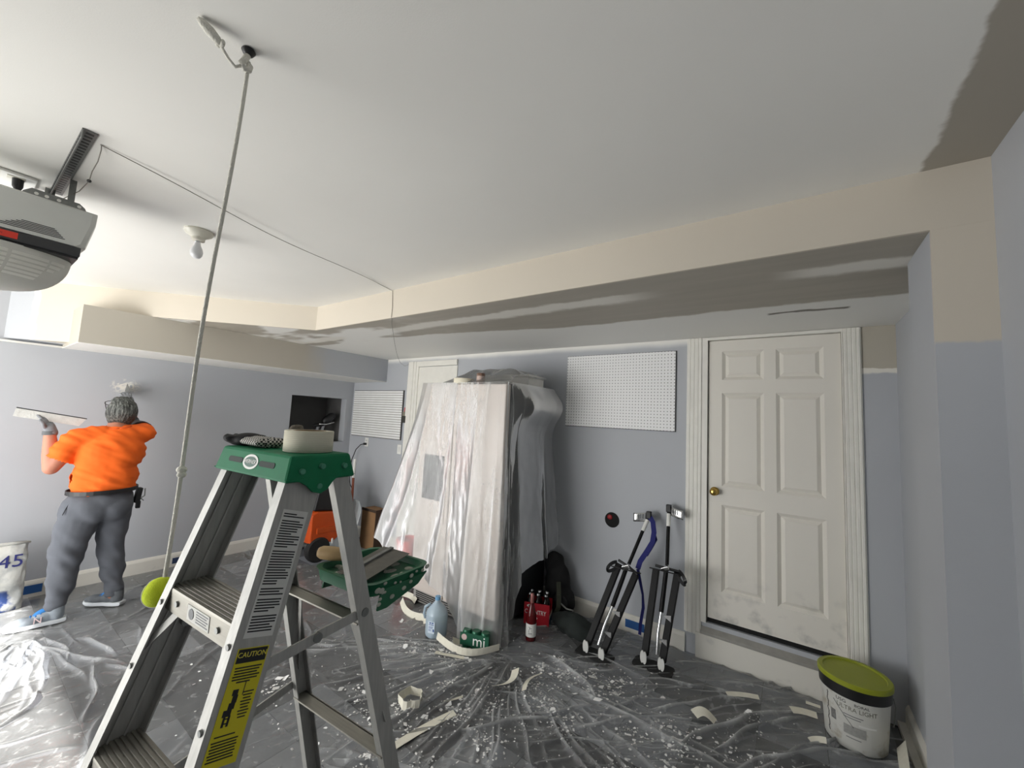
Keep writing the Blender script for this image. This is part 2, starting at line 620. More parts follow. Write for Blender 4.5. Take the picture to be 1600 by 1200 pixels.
# baseboards and curb
def p_base(b, v, x, y, z, col):
    n = b.noise(v, 7, 4)
    return b.mix(b.step(n, 0.58, 0.75), col, tuple(q * 0.86 for q in WHITE))
M_base = paint('baseboard_paint', (226, 223, 214), p_base, 0.5)
prof = [(0, 0), (0.016, 0), (0.016, 0.105), (0.011, 0.118), (0.006, 0.128), (0, 0.132)]
struct('baseboard_left', MB().prism(prof, -0.6, YB, lambda a, b, c: (XL + a, c, b)), M_base)
bb = MB().prism(prof, XL, -3.91, lambda a, b, c: (c, YB - a, b))
bb.prism(prof, -2.95, -0.66, lambda a, b, c: (c, YB - a, b))
struct('baseboard_back', bb, M_base)
struct('baseboard_right', MB().prism(prof, 2.145, YB, lambda a, b, c: (XR - a, c, b)).box(XR - 0.05, XR, 2.145, YB, 0, 0.03), M_base)

# ---- six-panel door, its casing and the step below
door = thing('door_1', 'white six-panel door with brass knob in fluted white casing', None, (-0.13, YB, DO[2]), kind='structure')
def dbox(n, x0, x1, y0, y1, z0, z1, m=M_white, bevel=0.0, parent=None):
    return MB().box(x0, x1, y0, y1, z0, z1).build(n, m, parent or door, bevel=bevel, world=parent is None)
def p_door(b, v, x, y, z, col):
    n = b.noise(v, 9, 4)
    low = b.step(z, 0.75, 0.3)
    return b.mix(AND(b, b.step(n, 0.5, 0.75), low), col, tuple(q * 0.8 for q in WHITE))
M_door = paint('door_paint', (234, 230, 221), p_door, 0.4)
sx0, sx1, sz0, sz1 = -0.514, 0.264, 0.28, 2.293
ys, yp = YB + 0.012, YB + 0.030
PAN = [(-0.40, -0.185, 2.02, 2.185), (-0.065, 0.15, 2.02, 2.185), (-0.40, -0.185, 1.24, 1.875), (-0.065, 0.15, 1.24, 1.875), (-0.40, -0.185, 0.50, 1.06), (-0.065, 0.15, 0.50, 1.06)]
# slab: stiles and rails as one sheet with six moulded recesses
sl = MB()
xs = [sx0, -0.425, -0.16, -0.09, 0.175, sx1]
zs = [sz0, 0.475, 1.085, 1.215, 1.90, 1.995, 2.21, sz1]
for i in range(5):
    for j in range(7):
        a = (xs[i], xs[i + 1], zs[j], zs[j + 1])
        if i in (1, 3) and j in (1, 3, 5):
            ix0, ix1, iz0, iz1 = a[0] + 0.022, a[1] - 0.022, a[2] + 0.022, a[3] - 0.022
            o_ = [(a[0], ys, a[2]), (a[1], ys, a[2]), (a[1], ys, a[3]), (a[0], ys, a[3])]
            i_ = [(ix0, yp, iz0), (ix1, yp, iz0), (ix1, yp, iz1), (ix0, yp, iz1)]
            sl.add(o_ + i_, [(0, 1, 5, 4), (1, 2, 6, 5), (2, 3, 7, 6), (3, 0, 4, 7), (4, 5, 6, 7)])
        else:
            sl.add([(a[0], ys, a[2]), (a[1], ys, a[2]), (a[1], ys, a[3]), (a[0], ys, a[3])], [(0, 1, 2, 3)])
sl.add([(sx0, ys, sz0), (sx0, ys + .04, sz0), (sx0, ys + .04, sz1), (sx0, ys, sz1), (sx1, ys, sz0), (sx1, ys + .04, sz0), (sx1, ys + .04, sz1), (sx1, ys, sz1)],
       [(0, 1, 2, 3), (4, 7, 6, 5), (1, 5, 6, 2), (0, 4, 5, 1), (3, 2, 6, 7)])
slab = sl.build('door_slab', M_door, door, world=True)
for (x0, x1, z0, z1) in PAN:
    e = 0.020
    pv = [(x0 - .003, yp, z0 - .003), (x1 + .003, yp, z0 - .003), (x1 + .003, yp, z1 + .003), (x0 - .003, yp, z1 + .003), (x0 + e, ys + .004, z0 + e), (x1 - e, ys + .004, z0 + e), (x1 - e, ys + .004, z1 - e), (x0 + e, ys + .004, z1 - e)]
    pn = MB().add(pv, [(0, 1, 5, 4), (1, 2, 6, 5), (2, 3, 7, 6), (3, 0, 4, 7), (4, 5, 6, 7)])
    inv = TM[door.name].inverted()
    pn.v = [inv @ q for q in pn.v]
    pn.build('door_panel', M_door, slab)
kn = MB().lathe([(0.0, -0.001), (0.031, -0.001), (0.031, 0.004), (0.024, 0.009), (0.012, 0.012), (0.011, 0.028), (0.018, 0.034), (0.026, 0.044), (0.027, 0.054), (0.021, 0.064), (0.010, 0.068), (0.0, 0.068)], 28, (-0.47, ys, 1.175), Matrix.Rotation(R(90), 3, 'X'))
kn.build('door_knob', M_brass, door, smooth=50, world=True)
def casing(name, x0, x1, z0, z1):
    """fluted flat casing, profile across x"""
    n, wdt = 24, x1 - x0
    poly = [(x0, YB)]
    for i in range(n + 1):
        t_ = i / n
        d = 0.016 + 0.004 * (abs(math.sin(t_ * math.pi * 4.0)) > 0.45)
        if t_ < 0.06 or t_ > 0.94:
            d = 0.012
        poly.append((x0 + wdt * t_, YB - d))
    poly.append((x1, YB))
    return MB().prism(poly, z0, z1).build(name, M_white, door, world=True)
casing('casing', -0.665, -0.552, 0.15, 2.318)
casing('casing', 0.272, 0.362, 0.15, 2.318)
dbox('jamb', -0.552, -0.520, YB - 0.012, YB + 0.10, 0.245, 2.318)
dbox('jamb', 0.266, 0.274, YB - 0.012, YB + 0.10, 0.245, 2.318)
dbox('head_jamb', -0.552, 0.274, YB - 0.014, YB + 0.10, 2.297, 2.318)
M_tread = mat('worn_grey_sill', (150, 148, 142), 0.6, var=0.15, vscale=12)
MB().prism([(3.262, 0.172), (3.262, 0.192), (YB + 0.06, 0.252), (YB + 0.06, 0.172)], -0.552, 0.36, lambda a, b, c: (c, a, b)).build('sill', M_tread, door, world=True, bevel=0.003)
dbox('step_riser', -0.585, 0.362, 3.268, YB + 0.01, 0.0, 0.172, M_base, 0.003)
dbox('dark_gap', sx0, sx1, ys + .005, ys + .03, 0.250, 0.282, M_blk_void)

# ---- second white door, beside the refrigerator
door2 = thing('door_2', 'white door in white casing half hidden behind the wrapped refrigerator', None, (-3.35, YB, 0), kind='structure')
MB().box(-3.72, -3.09, YB - 0.012, YB, 0.02, 2.20).build('door_slab', M_white, door2, world=True)
MB().box(-3.76, -3.72, YB - 0.022, YB, 0.0, 2.235).build('door_stop', M_white, door2, world=True)
MB().box(-3.90, -3.76, YB - 0.028, YB, 0.0, 2.27).box(-3.87, -3.80, YB - 0.034, YB - 0.028, 0.0, 2.27).build('casing', M_white, door2, world=True, bevel=0.004)
MB().box(-3.76, -3.09, YB - 0.026, YB, 2.205, 2.27).build('head_casing', M_white, door2, world=True, bevel=0.004)

# ================================================================== THE STEPLADDER
LX, LY, LTH, LT = -0.9993, 0.4859, 0.0753, 1.522        # cap centre, turn, height of the cap top
ladder = thing('stepladder', 'aluminium stepladder with green plastic top and green pail shelf in the foreground', 'ladder', (LX, LY, 0), LTH)
def fr(side, dz, off=0.0):                                # front rail, front outer edge, dz below the top
    return V((side * (0.1312 + 0.088 * dz), -(0.0583 + 0.2885 * dz) + off, LT - dz))
def rr(side, dz, off=0.0):
    return V((side * (0.1418 + 0.0623 * dz), (0.0563 + 0.2584 * dz) - off, LT - dz))
def channel(edge, side, depth, flange, th, dz0, dz1, sgn):
    """C-section rail: web outside, flanges turned in; edge(dz) = one outer corner line, depth along v"""
    prof = [(0, 0), (0, depth), (flange, depth), (flange, depth - th), (th, depth - th), (th, th), (flange, th), (flange, 0)]
    vs, n = [], len(prof)
    for dz in (dz0, dz1):
        e = edge(dz)
        for a, b in prof:
            vs.append(V((e.x - side * a, e.y + sgn * b, e.z)))
    fs = [tuple(range(n)), tuple(range(n, 2 * n))] + [(k, (k + 1) % n, n + (k + 1) % n, n + k) for k in range(n)]
    return MB().add(vs, fs)
RD = 0.083
for sd in (-1, 1):
    r_ = channel(lambda dz, s=sd: fr(s, dz), sd, RD, 0.027, 0.0035, 0.045, LT - 0.012, 1)
    rail = r_.build('front_rail', M_alu, ladder)
    # ribs pressed in the web, rivets and foot pad
    for t_ in (0.33, 0.66):
        a, b = fr(sd, 0.06, RD * t_), fr(sd, LT - 0.03, RD * t_)
        for q in (a, b):
            q.x -= sd * 0.004
        MB().beam(a, b, 0.006, 0.004).build('web_rib', M_alu, rail)
    for k in range(4):
        for off in (0.022, 0.0):
            e = fr(sd, 0.308 + 0.3 * k + 0.03 + (0.12 if off else 0.0), 0.0)
            MB().cyl(e + V((-sd * 0.012, 0.001, 0)), e + V((-sd * 0.012, -0.003, 0)), 0.0055, n=10).build('rivet', M_steel, rail, smooth=40)
    ft = fr(sd, LT - 0.02, RD / 2)
    MB().obox(ft + V((-sd * 0.014, 0, -0.003)), (0.036, RD + 0.008, 0.034)).build('foot_pad', M_rubber, rail, bevel=0.004)
    r2_ = channel(lambda dz, s=sd: rr(s, dz, 0.042), sd, 0.042, 0.022, 0.003, 0.045, LT - 0.012, 1)
    rr_o = r2_.build('rear_rail', M_alu, ladder)
    ft = rr(sd, LT - 0.02, 0.021)
    MB().obox(ft + V((-sd * 0.012, 0, -0.003)), (0.03, 0.05, 0.034)).build('foot_pad', M_rubber, rr_o, bevel=0.004)
# treads
for k in range(4):
    dz = 0.308 + 0.3 * k
    e = fr(1, dz)
    hw = e.x - 0.004
    t_ = MB()
    y0, y1 = e.y + 0.001, e.y + RD - 0.002
    # ridged tread section swept along u
    pr = [(y0, LT - dz - 0.048), (y0, LT - dz - 0.004)]
    nr = 9
    for i in range(nr):
        a = y0 + (y1 - y0) * (i + 0.1) / nr
        b = y0 + (y1 - y0) * (i + 0.65) / nr
        pr += [(a, LT - dz), (b, LT - dz), (b + 0.001, LT - dz - 0.0022), (y0 + (y1 - y0) * (i + 1) / nr, LT - dz - 0.0022)]
    pr += [(y1, LT - dz - 0.03), (y1 - 0.003, LT - dz - 0.03), (y1 - 0.003, LT - dz - 0.008), (y0 + 0.003, LT - dz - 0.008), (y0 + 0.003, LT - dz - 0.048)]
    t_.prism(pr, -hw, hw, lambda a, b, c: (c, a, b))
    tr = t_.build('tread', M_alu_x, ladder)
    if k == 0:
        st = MB().box(-0.045, 0.05, y0 - 0.0012, y0 - 0.0002, LT - dz - 0.040, LT - dz - 0.010).build('rating_sticker', mat('pale_sticker', (214, 214, 208), 0.6), tr)
        sp = MB()
        for i in range(5):
            sp.box(-0.005, 0.045 - 0.006 * (i % 2), y0 - 0.0016, y0 - 0.0012, LT - dz - 0.0155 - 0.005 * i, LT - dz - 0.0135 - 0.005 * i)
        sp.build('sticker_print', M_text_grey, tr)
        MB().cyl((-0.026, y0 - 0.0022, LT - dz - 0.025), (-0.026, y0 - 0.001, LT - dz - 0.025), 0.0105, n=20).build('sticker_seal', M_text_grey, tr)
        for u_ in (-0.095, 0.085):
            MB().cyl((u_, y0, LT - dz - 0.024), (u_, y0 - 0.004, LT - dz - 0.024), 0.006, n=12).build('rivet', M_steel, tr, smooth=40)
    for sd in (-1, 1):                                    # knee brace under the tread
        a = fr(sd, dz + 0.13, 0.004) + V((-sd * 0.006, 0.0, 0))
        b = V((sd * (hw - 0.05), y0 + 0.006, LT - dz - 0.047))
        MB().beam(a, b, 0.016, 0.0022, (0, 1, 0)).build('knee_brace', M_alu, ladder)
# rear cross bars
for k, dz in enumerate((0.40, 0.74, 1.06, 1.36)):
    e = rr(1, dz)
    MB().box(-e.x + 0.003, e.x - 0.003, e.y - 0.045, e.y - 0.006, LT - dz - 0.004, LT - dz).box(-e.x + 0.003, e.x - 0.003, e.y - 0.012, e.y - 0.009, LT - dz - 0.022, LT - dz).build('rear_cross_bar', M_alu_x, ladder)
for sd in (-1, 1):
    e = rr(sd, 0.66, 0.02)
    a = rr(sd, 0.42, 0.02) + V((-sd * 0.06, 0, 0))
    MB().beam(a, e, 0.014, 0.0025, (0, 1, 0)).build('knee_brace', M_alu, ladder)
# spreader bars and lower stays
for sd in (-1, 1):
    a = fr(sd, 0.40, RD - 0.012) + V((-sd * 0.012, 0, 0)); b = rr(sd, 0.38, 0.02) + V((-sd * 0.004, 0, 0))
    m_ = (a + b) / 2
    s1 = MB().beam(a, m_, 0.0035, 0.022).beam(m_ + V((-sd * 0.004, 0, 0)), b, 0.0035, 0.022).build('spreader_bar', M_alu, ladder)
    for q in (a, m_, b):
        MB().cyl(q + V((0.006, 0, 0)), q + V((-0.006, 0, 0)), 0.010, n=16).build('pivot', M_steel, s1, smooth=40)
a, b = fr(-1, 0.78, RD), rr(-1, 0.70, 0.03)
MB().beam(a, b, 0.004, 0.022).build('lower_stay', M_alu, ladder)

# green top cap
M_green = mat('green_plastic', (14, 110, 72), 0.6, var=0.08, vscale=20, spec=0.25)
M_green_spot = mat('faded_plaster_green', (72, 138, 112), 0.7)
hx, hy, bx_, by_ = 0.1445, 0.071, 0.153, 0.084
zt, zb = LT, LT - 0.055
cv = [(-hx, -hy, zt), (hx, -hy, zt), (hx, hy, zt), (-hx, hy, zt), (-bx_, -by_, zb), (bx_, -by_, zb), (bx_, by_, zb), (-bx_, by_, zb)]
capm = MB().add(cv, [(0, 1, 2, 3), (0, 4, 5, 1), (1, 5, 6, 2), (2, 6, 7, 3), (3, 7, 4, 0), (4, 7, 6, 5)])
capo = capm.build('top_cap', M_green, ladder, bevel=0.006)
for sd in (-1, 1):
    lobe = [(-by_, zb + 0.004), (-0.052, zb), (-0.036, zb - 0.010), (-0.022, zb - 0.024), (-0.004, zb - 0.029), (0.012, zb - 0.022), (0.024, zb - 0.006), (0.034, zb + 0.002), (by_, zb + 0.006), (-by_, zb + 0.006)]
    x0 = sd * 0.1470
    MB().prism(lobe, x0, x0 + sd * 0.006, lambda a, b, c: (c, a, b)).build('side_lobe', M_green, capo, bevel=0.0015)
    for (a, b) in ((-0.050, zb + 0.022), (-0.004, zb + 0.030), (0.052, zb + 0.028), (-0.008, zb - 0.012)):
        MB().cyl((sd * 0.143, a, b), (sd * 0.1560, a, b), 0.0065, 0.0058, n=14).build('cap_rivet', M_green_spot, capo, smooth=40)
# slots and oval badge on the sloping front of the cap
fx, fy = V((1, 0, 0)), V((0, by_ - hy, zt - zb)).normalized()
fc = V((0, -(hy + by_) / 2, (zt + zb) / 2))
fn = fx.cross(fy)
def capflat(mb, du, dv, lift):
    return place(mb, fc + fx * du + fy * dv + fn * lift, fx, fy)
def slot(w_, h_, n=8):
    pts = []
    for k in range(n + 1):
        a = -math.pi / 2 + math.pi * k / n
        pts.append((w_ / 2 - h_ / 2 + h_ / 2 * math.cos(a), h_ / 2 * math.sin(a)))
    for k in range(n + 1):
        a = math.pi / 2 + math.pi * k / n
        pts.append((-w_ / 2 + h_ / 2 + h_ / 2 * math.cos(a), h_ / 2 * math.sin(a)))
    return pts
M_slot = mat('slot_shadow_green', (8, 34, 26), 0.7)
for du in (-0.066, 0.066):
    capflat(MB().prism(slot(0.062, 0.012), -0.002, 0.0008), du, 0.002, 0.0002).build('hand_slot', M_slot, capo)
ov = [(0.031 * math.cos(2 * math.pi * k / 36), 0.0165 * math.sin(2 * math.pi * k / 36)) for k in range(36)]
iv = [(0.024 * math.cos(2 * math.pi * k / 36), 0.0115 * math.sin(2 * math.pi * k / 36)) for k in range(36)]
capflat(MB().prism(ov, 0, 0.0012), 0, 0.002, 0.0002).build('badge', M_text_white, capo)
capflat(MB().prism(iv, 0, 0.0004), 0, 0.002, 0.0016).build('badge_field', mat('badge_green', (30, 84, 66), 0.5), capo)
capflat(text_mesh('WERNER', 0.0125), 0, 0.002, 0.0024).build('badge_lettering', M_text_white, capo)

# instruction and caution stickers on the outer web of the near rail
def webframe(dz0, dz1, o0, o1):
    """flat frame on the outside of the right front rail"""
    a, b = fr(1, dz0, (o0 + o1) / 2), fr(1, dz1, (o0 + o1) / 2)
    yd = (a - b).normalized()
    xd = V((0, 1, 0)); xd = (xd - yd * xd.dot(yd)).normalized()
    return (a + b) / 2, xd, yd, (a - b).length, (o1 - o0) * 0.96
c_, xd, yd, hh, ww = webframe(0.115, 0.335, 0.014, 0.072)
near_rail = [o for o in bpy.data.objects if o.name.startswith('front_rail')][1]
def webflat(mb, a, b, lift, c=None):
    return place(mb, c + xd * a + yd * b + xd.cross(yd) * lift, xd, yd)
def rect(w_, h_, t_=0.0005):
    return MB().box(-w_ / 2, w_ / 2, -h_ / 2, h_ / 2, 0, t_)
webflat(rect(ww, hh), 0, 0, 0.0004, c_).build('instruction_sticker', mat('grey_sticker', (206, 206, 202), 0.6), near_rail)
rs = random.Random(5)
pr = MB()
yy = hh / 2 - 0.008
while yy > -hh / 2 + 0.006:
    L_ = ww * rs.choice((0.86, 0.86, 0.82, 0.7, 0.5))
    if rs.random() < 0.1:
        yy -= 0.004
        continue
    q = rect(L_, 0.0024, 0.0003)
    webflat(q, -ww * 0.43 + L_ / 2, yy, 0.0010, c_)
    pr.add(q.v, q.f)
    yy -= 0.0049
pr.build('instruction_print', M_text_black, near_rail)
c2, xd, yd, hh, ww = webframe(0.350, 0.520, 0.012, 0.072)
webflat(rect(ww, hh), 0, 0, 0.0004, c2).build('caution_sticker', mat('yellow_sticker', (208, 196, 32), 0.6, var=0.03), near_rail)
webflat(rect(ww * 0.93, 0.022), 0, hh / 2 - 0.0125, 0.0010, c2).build('caution_header', M_text_black, near_rail)
webflat(text_mesh('CAUTION', 0.0118), 0, hh / 2 - 0.011, 0.0018, c2).build('caution_lettering', mat('yellow_print', (220, 208, 80), 0.6), near_rail)
pr = MB()
def ink(a, b, w_, h_):
    q = rect(w_, h_, 0.0003)
    webflat(q, a, b, 0.0010, c2)
    pr.add(q.v, q.f)
for i in range(6):
    ink(-ww * 0.02 * (i % 3), hh / 2 - 0.031 - i * 0.0045, ww * (0.84 - 0.06 * (i % 3) - (0.3 if i == 5 else 0)), 0.0022)
for i in range(9):
    ink(ww * 0.24, 0.018 - i * 0.0048, ww * (0.34 - 0.05 * (i % 3)), 0.002)
for i in range(7):
    ink(-ww * 0.05, -hh / 2 + 0.012 + i * 0.0044, ww * (0.78 - 0.05 * (i % 2)), 0.0021)
ink(-ww * 0.1, -hh / 2 + 0.046, ww * 0.6, 0.002)
# little figure falling off a ladder
for (a, b, w_, h_) in ((-0.010, 0.020, 0.010, 0.009), (-0.008, 0.010, 0.009, 0.012), (-0.010, 0.000, 0.011, 0.010), (-0.014, -0.010, 0.014, 0.010), (-0.016, -0.022, 0.004, 0.016), (-0.008, -0.022, 0.004, 0.016), (-0.012, -0.018, 0.012, 0.002), (-0.012, -0.025, 0.012, 0.002), (0.004, 0.024, 0.0015, 0.02)):
    ink(a, b, w_, h_)
pr.build('caution_print', M_text_black, near_rail)

# ---- green pail shelf behind the ladder
M_tray = mat('dark_green_plastic', (14, 92, 60), 0.45, var=0.12, vscale=20)
tz = 1.200
tx0, tx1, ty0, ty1 = -0.055, 0.170, 0.138, 0.352
tray = MB()
def rrect(x0, x1, y0, y1, r, n=6):
    pts = []
    for (cx, cy, a0) in ((x1 - r, y0 + r, -90), (x1 - r, y1 - r, 0), (x0 + r, y1 - r, 90), (x0 + r, y0 + r, 180)):
        for k in range(n + 1):
            a = R(a0 + 90 * k / n)
            pts.append((cx + r * math.cos(a), cy + r * math.sin(a)))
    return pts
def ringloft(loops):
    b = MB()
    n = len(loops[0])
    vs = [q for l in loops for q in l]
    fs = []
    for i in range(len(loops) - 1):
        for k in range(n):
            fs.append((i * n + k, i * n + (k + 1) % n, (i + 1) * n + (k + 1) % n, (i + 1) * n + k))
    fs.append(tuple(range((len(loops) - 1) * n, len(loops) * n)))
    return b.add(vs, fs)
def lp(e, z):
    return [(a, b, z) for a, b in rrect(tx0 + e, tx1 - e, ty0 + e, ty1 - e, 0.035)]
tray = ringloft([lp(0.012, tz - 0.035), lp(0.004, tz - 0.032), lp(0.0, tz - 0.006), lp(-0.004, tz), lp(0.006, tz), lp(0.008, tz - 0.004), lp(0.012, tz - 0.016)])
tray.prism(rrect(tx0 + 0.013, tx1 - 0.013, ty0 + 0.013, ty1 - 0.013, 0.03), tz - 0.036, tz - 0.034)
tro = tray.build('pail_shelf', M_tray, ladder, smooth=35)
MB().prism([(ty0 + 0.04, tz - 0.02), (ty0 + 0.03, tz - 0.068), (ty0 + 0.06, tz - 0.07), (ty0 + 0.17, tz - 0.045), (ty1 - 0.01, tz - 0.02)], tx1 - 0.006, tx1 + 0.001, lambda a, b, c: (c, a, b)).build('shelf_arm', M_tray, tro, bevel=0.002)
MB().prism([(ty0 + 0.04, tz - 0.02), (ty0 + 0.03, tz - 0.068), (ty0 + 0.06, tz - 0.07), (ty0 + 0.17, tz - 0.045), (ty1 - 0.01, tz - 0.02)], tx0 - 0.001, tx0 + 0.006, lambda a, b, c: (c, a, b)).build('shelf_arm', M_tray, tro, bevel=0.002)
sp = MB()
rs = random.Random(12)
for i in range(16):                                       # plaster drips on the side and rim of the shelf
    y_, z_ = ty0 + 0.02 + rs.random() * 0.2, tz - 0.006 - rs.random() * 0.05 * (0.3 if i % 2 else 1)
    s_ = 0.004 + rs.random() * 0.006
    sp.ell((tx1 + 0.0015, y_, z_), (0.0022, s_, s_ * 0.7), None, 10, 6)
for i in range(30):
    x_, y_ = tx0 + 0.02 + rs.random() * 0.18, ty0 + 0.02 + rs.random() * 0.17
    s_ = 0.006 + rs.random() * 0.014
    sp.ell((x_, y_, tz - 0.017), (s_, s_ * (0.4 + rs.random() * 0.6), 0.004 + rs.random() * 0.004), Matrix.Rotation(rs.random() * 3, 3, 'Z'), 10, 6)
tag(sp.build('plaster_drips', mat('plaster_drip_grey', (170, 172, 160), 0.8), tro, smooth=180), kind='stuff')

def lad(p):                                               # ladder-local to world
    return TM[ladder.name] @ V(p)
# taping knife lying across the shelf
kn = thing('taping_knife', 'wide grey steel taping knife with wooden handle lying on the green pail shelf', 'knife', lad((0.03, 0.2, tz)), LTH)
inv = TM[kn.name].inverted()
A = lad((-0.075, 0.150, tz + 0.008)); 
hd = (lad((0.02, 0.235, tz + 0.010)) - A).normalized()
pd = V((0, 0, 1)).cross(hd).normalized()
M_wood = mat('worn_wood_handle', (186, 156, 112), 0.6, var=0.14, vscale=25)
bl0 = lad((0.045, 0.150, tz + 0.006))
b1, b2, b3, b4 = lad((0.035, 0.146, tz + 0.001)), lad((0.138, 0.151, tz + 0.001)), lad((0.100, 0.340, tz + 0.012)), lad((-0.005, 0.336, tz + 0.012))
up = V((0, 0, 0.0016))
MB().add([b1, b2, b3, b4, b1 + up, b2 + up, b3 + up, b4 + up], [(3, 2, 1, 0), (4, 5, 6, 7), (0, 1, 5, 4), (1, 2, 6, 5), (2, 3, 7, 6), (3, 0, 4, 7)]).build('blade', metal('dull_steel_blade', (128, 126, 120), 0.55, (2, 2, 2)), kn, world=True)
e1, e2 = b1 + (b2 - b1) * 0.32, b4 + (b3 - b4) * 0.32
MB().beam(e1 + up * 2.5, e2 + up * 2.5, 0.012, 0.005).build('blade_stiffener', M_steel, kn, world=True)
h0, h1 = lad((-0.080, 0.165, tz + 0.024)), lad((-0.004, 0.208, tz + 0.020))
dv = (h1 - h0)
MB().tube([h0, h0 + dv * .04, h0 + dv * .15, h0 + dv * .5, h0 + dv * .85, h1, h1 + dv * 0.3], [0.006, 0.013, 0.0175, 0.019, 0.016, 0.011, 0.006], 16).build('handle', M_wood, kn, smooth=60, world=True)

# ---- roll of tape on top of the ladder
tc = lad((0.072, 0.010, LT + 0.0005))
b = NB('fibre_tape_white')
v, x, y, z = b.pos(True)
wv = b.m_('SINE', b.m_('MULTIPLY', z, 1500.0))
ngt = b.m_('SINE', b.m_('MULTIPLY', b.m_('ARCTAN2', y, x), 110.0))
hgt = b.m_('ADD', wv, ngt)
M_mesh = b.fin(b.mix(b.noise(v, 12, 3), (196, 192, 172), (214, 210, 192)), 0.8, 0, b.bump(hgt, 0.25, 0.001))
tp = thing('tape_roll', 'thick roll of cream mesh tape standing on the green ladder top', 'tape', tc, 0)
MB().lathe([(0.035, 0.0), (0.0515, 0.0), (0.0525, 0.001), (0.0525, 0.047), (0.0515, 0.048), (0.035, 0.048)], 56, close=True).build('tape', M_mesh, tp, smooth=50)
MB().lathe([(0.0315, 0.0), (0.035, 0.0), (0.035, 0.0485), (0.0315, 0.0485)], 40, close=True).build('cardboard_core', mat('cardboard_core', (150, 128, 98), 0.9), tp, smooth=50)

# ---- work glove with knitted cuff on the ladder top
gl = thing('work_glove', 'black rubber work glove with checked knit cuff lying on the ladder top', 'glove', lad((-0.09, -0.01, LT)), LTH)
g = MB()
def L3(a, b_, c): return lad((a, b_, LT + c))
g.ell(L3(-0.135, -0.02, 0.014), (0.045, 0.036, 0.017), Matrix.Rotation(LTH, 3, 'Z'))
for (dy, ln) in ((-0.036, 0.045), (-0.014, 0.058), (0.008, 0.055), (0.026, 0.042)):
    g.cap(L3(-0.145, dy - 0.008, 0.012), L3(-0.158 - ln * 0.55, dy - 0.012, 0.016), 0.0135, 0.0105, 10)
g.cap(L3(-0.125, -0.035, 0.014), L3(-0.150, -0.060, 0.016), 0.010, 0.008, 10)
blob('glove_hand', g, 0.004, 4, mat('black_latex', (22, 22, 24), 0.7, var=0.4, vscale=60, spec=0.25), gl)
b = NB('checked_knit')
v, x, y, z = b.pos(True)
ck = b.n.new('ShaderNodeTexChecker')
ck.inputs['Scale'].default_value = 215
b.l.new(v, ck.inputs[0])
M_knit = b.fin(b.mix(ck.outputs[1], (40, 40, 42), (205, 203, 196)), 0.9)
def cuff(u, t_):
    a = 2 * math.pi * u
    p = L3(-0.100 + 0.080 * t_, -0.022 + 0.004 * t_, 0.0135)
    k_ = 1 - max(0, (t_ - 0.9) / 0.1) ** 2 * 0.95
    p += V((0, math.cos(a) * (0.034 + 0.004 * t_) * k_, math.sin(a) * (0.0125 + 0.001 * t_) * k_ * (0.9 + 0.1 * math.sin(9 * a))))
    return p
MB().grid(cuff, 32, 14, True).build('knit_cuff', M_knit, gl, smooth=180, world=True)
def cuff2(u, t_):
    a = 2 * math.pi * u
    p = L3(-0.040 + 0.012 * t_, 0.040, 0.002 + 0.056 * math.sin(t_ * 1.5))
    k_ = math.sqrt(max(0.0, 1 - t_ ** 3))
    return p + V((math.cos(a) * 0.013 * k_, math.sin(a) * 0.020 * k_, 0.0))
MB().grid(cuff2, 24, 12, True).build('folded_cuff', mat('grey_knit', (120, 112, 100), 0.95, bump=0.6, bscale=300), gl, smooth=180, world=True)

# ================================================================== PARKING ROPE WITH TENNIS BALL
rope = thing('parking_rope', 'pale cotton rope hanging from a ceiling hook with a yellow-green ball at its end', 'rope', (-1.13, 0.356, Z1))
rp = []
top, bot = V((-1.134, 0.358, Z1 - 0.03)), V((-1.262, 0.352, 1.195))
for i in range(41):
    t_ = i / 40
    p = top.lerp(bot, t_)
    p += V((0.004 * math.sin(t_ * 9), 0.003 * math.sin(t_ * 7 + 1), 0))
    rp.append(p)
MB().tube(rp, 0.0048, 8).build('rope', M_rope, rope, smooth=180, world=True)
kp = rp[32]
MB().ell(kp, (0.011, 0.011, 0.009)).ell(kp + V((0.004, 0, -0.012)), (0.0085, 0.010, 0.008)).build('knot', M_rope, rope, smooth=180, world=True)
MB().lathe([(0, 0), (0.014, 0), (0.016, -0.004), (0.011, -0.013), (0.006, -0.016), (0, -0.016)], 16, (-1.133, 0.357, Z1)).build('ceiling_hook', M_black, rope, smooth=40, world=True)
hk = [V((-1.134, 0.357, Z1 - 0.012)), V((-1.134, 0.352, Z1 - 0.03)), V((-1.132, 0.345, Z1 - 0.045)), V((-1.130, 0.352, Z1 - 0.058)), V((-1.132, 0.362, Z1 - 0.052)), V((-1.134, 0.364, Z1 - 0.038))]
MB().tube(hk, 0.0075, 10).build('rope_loop', M_rope, rope, smooth=180, world=True)
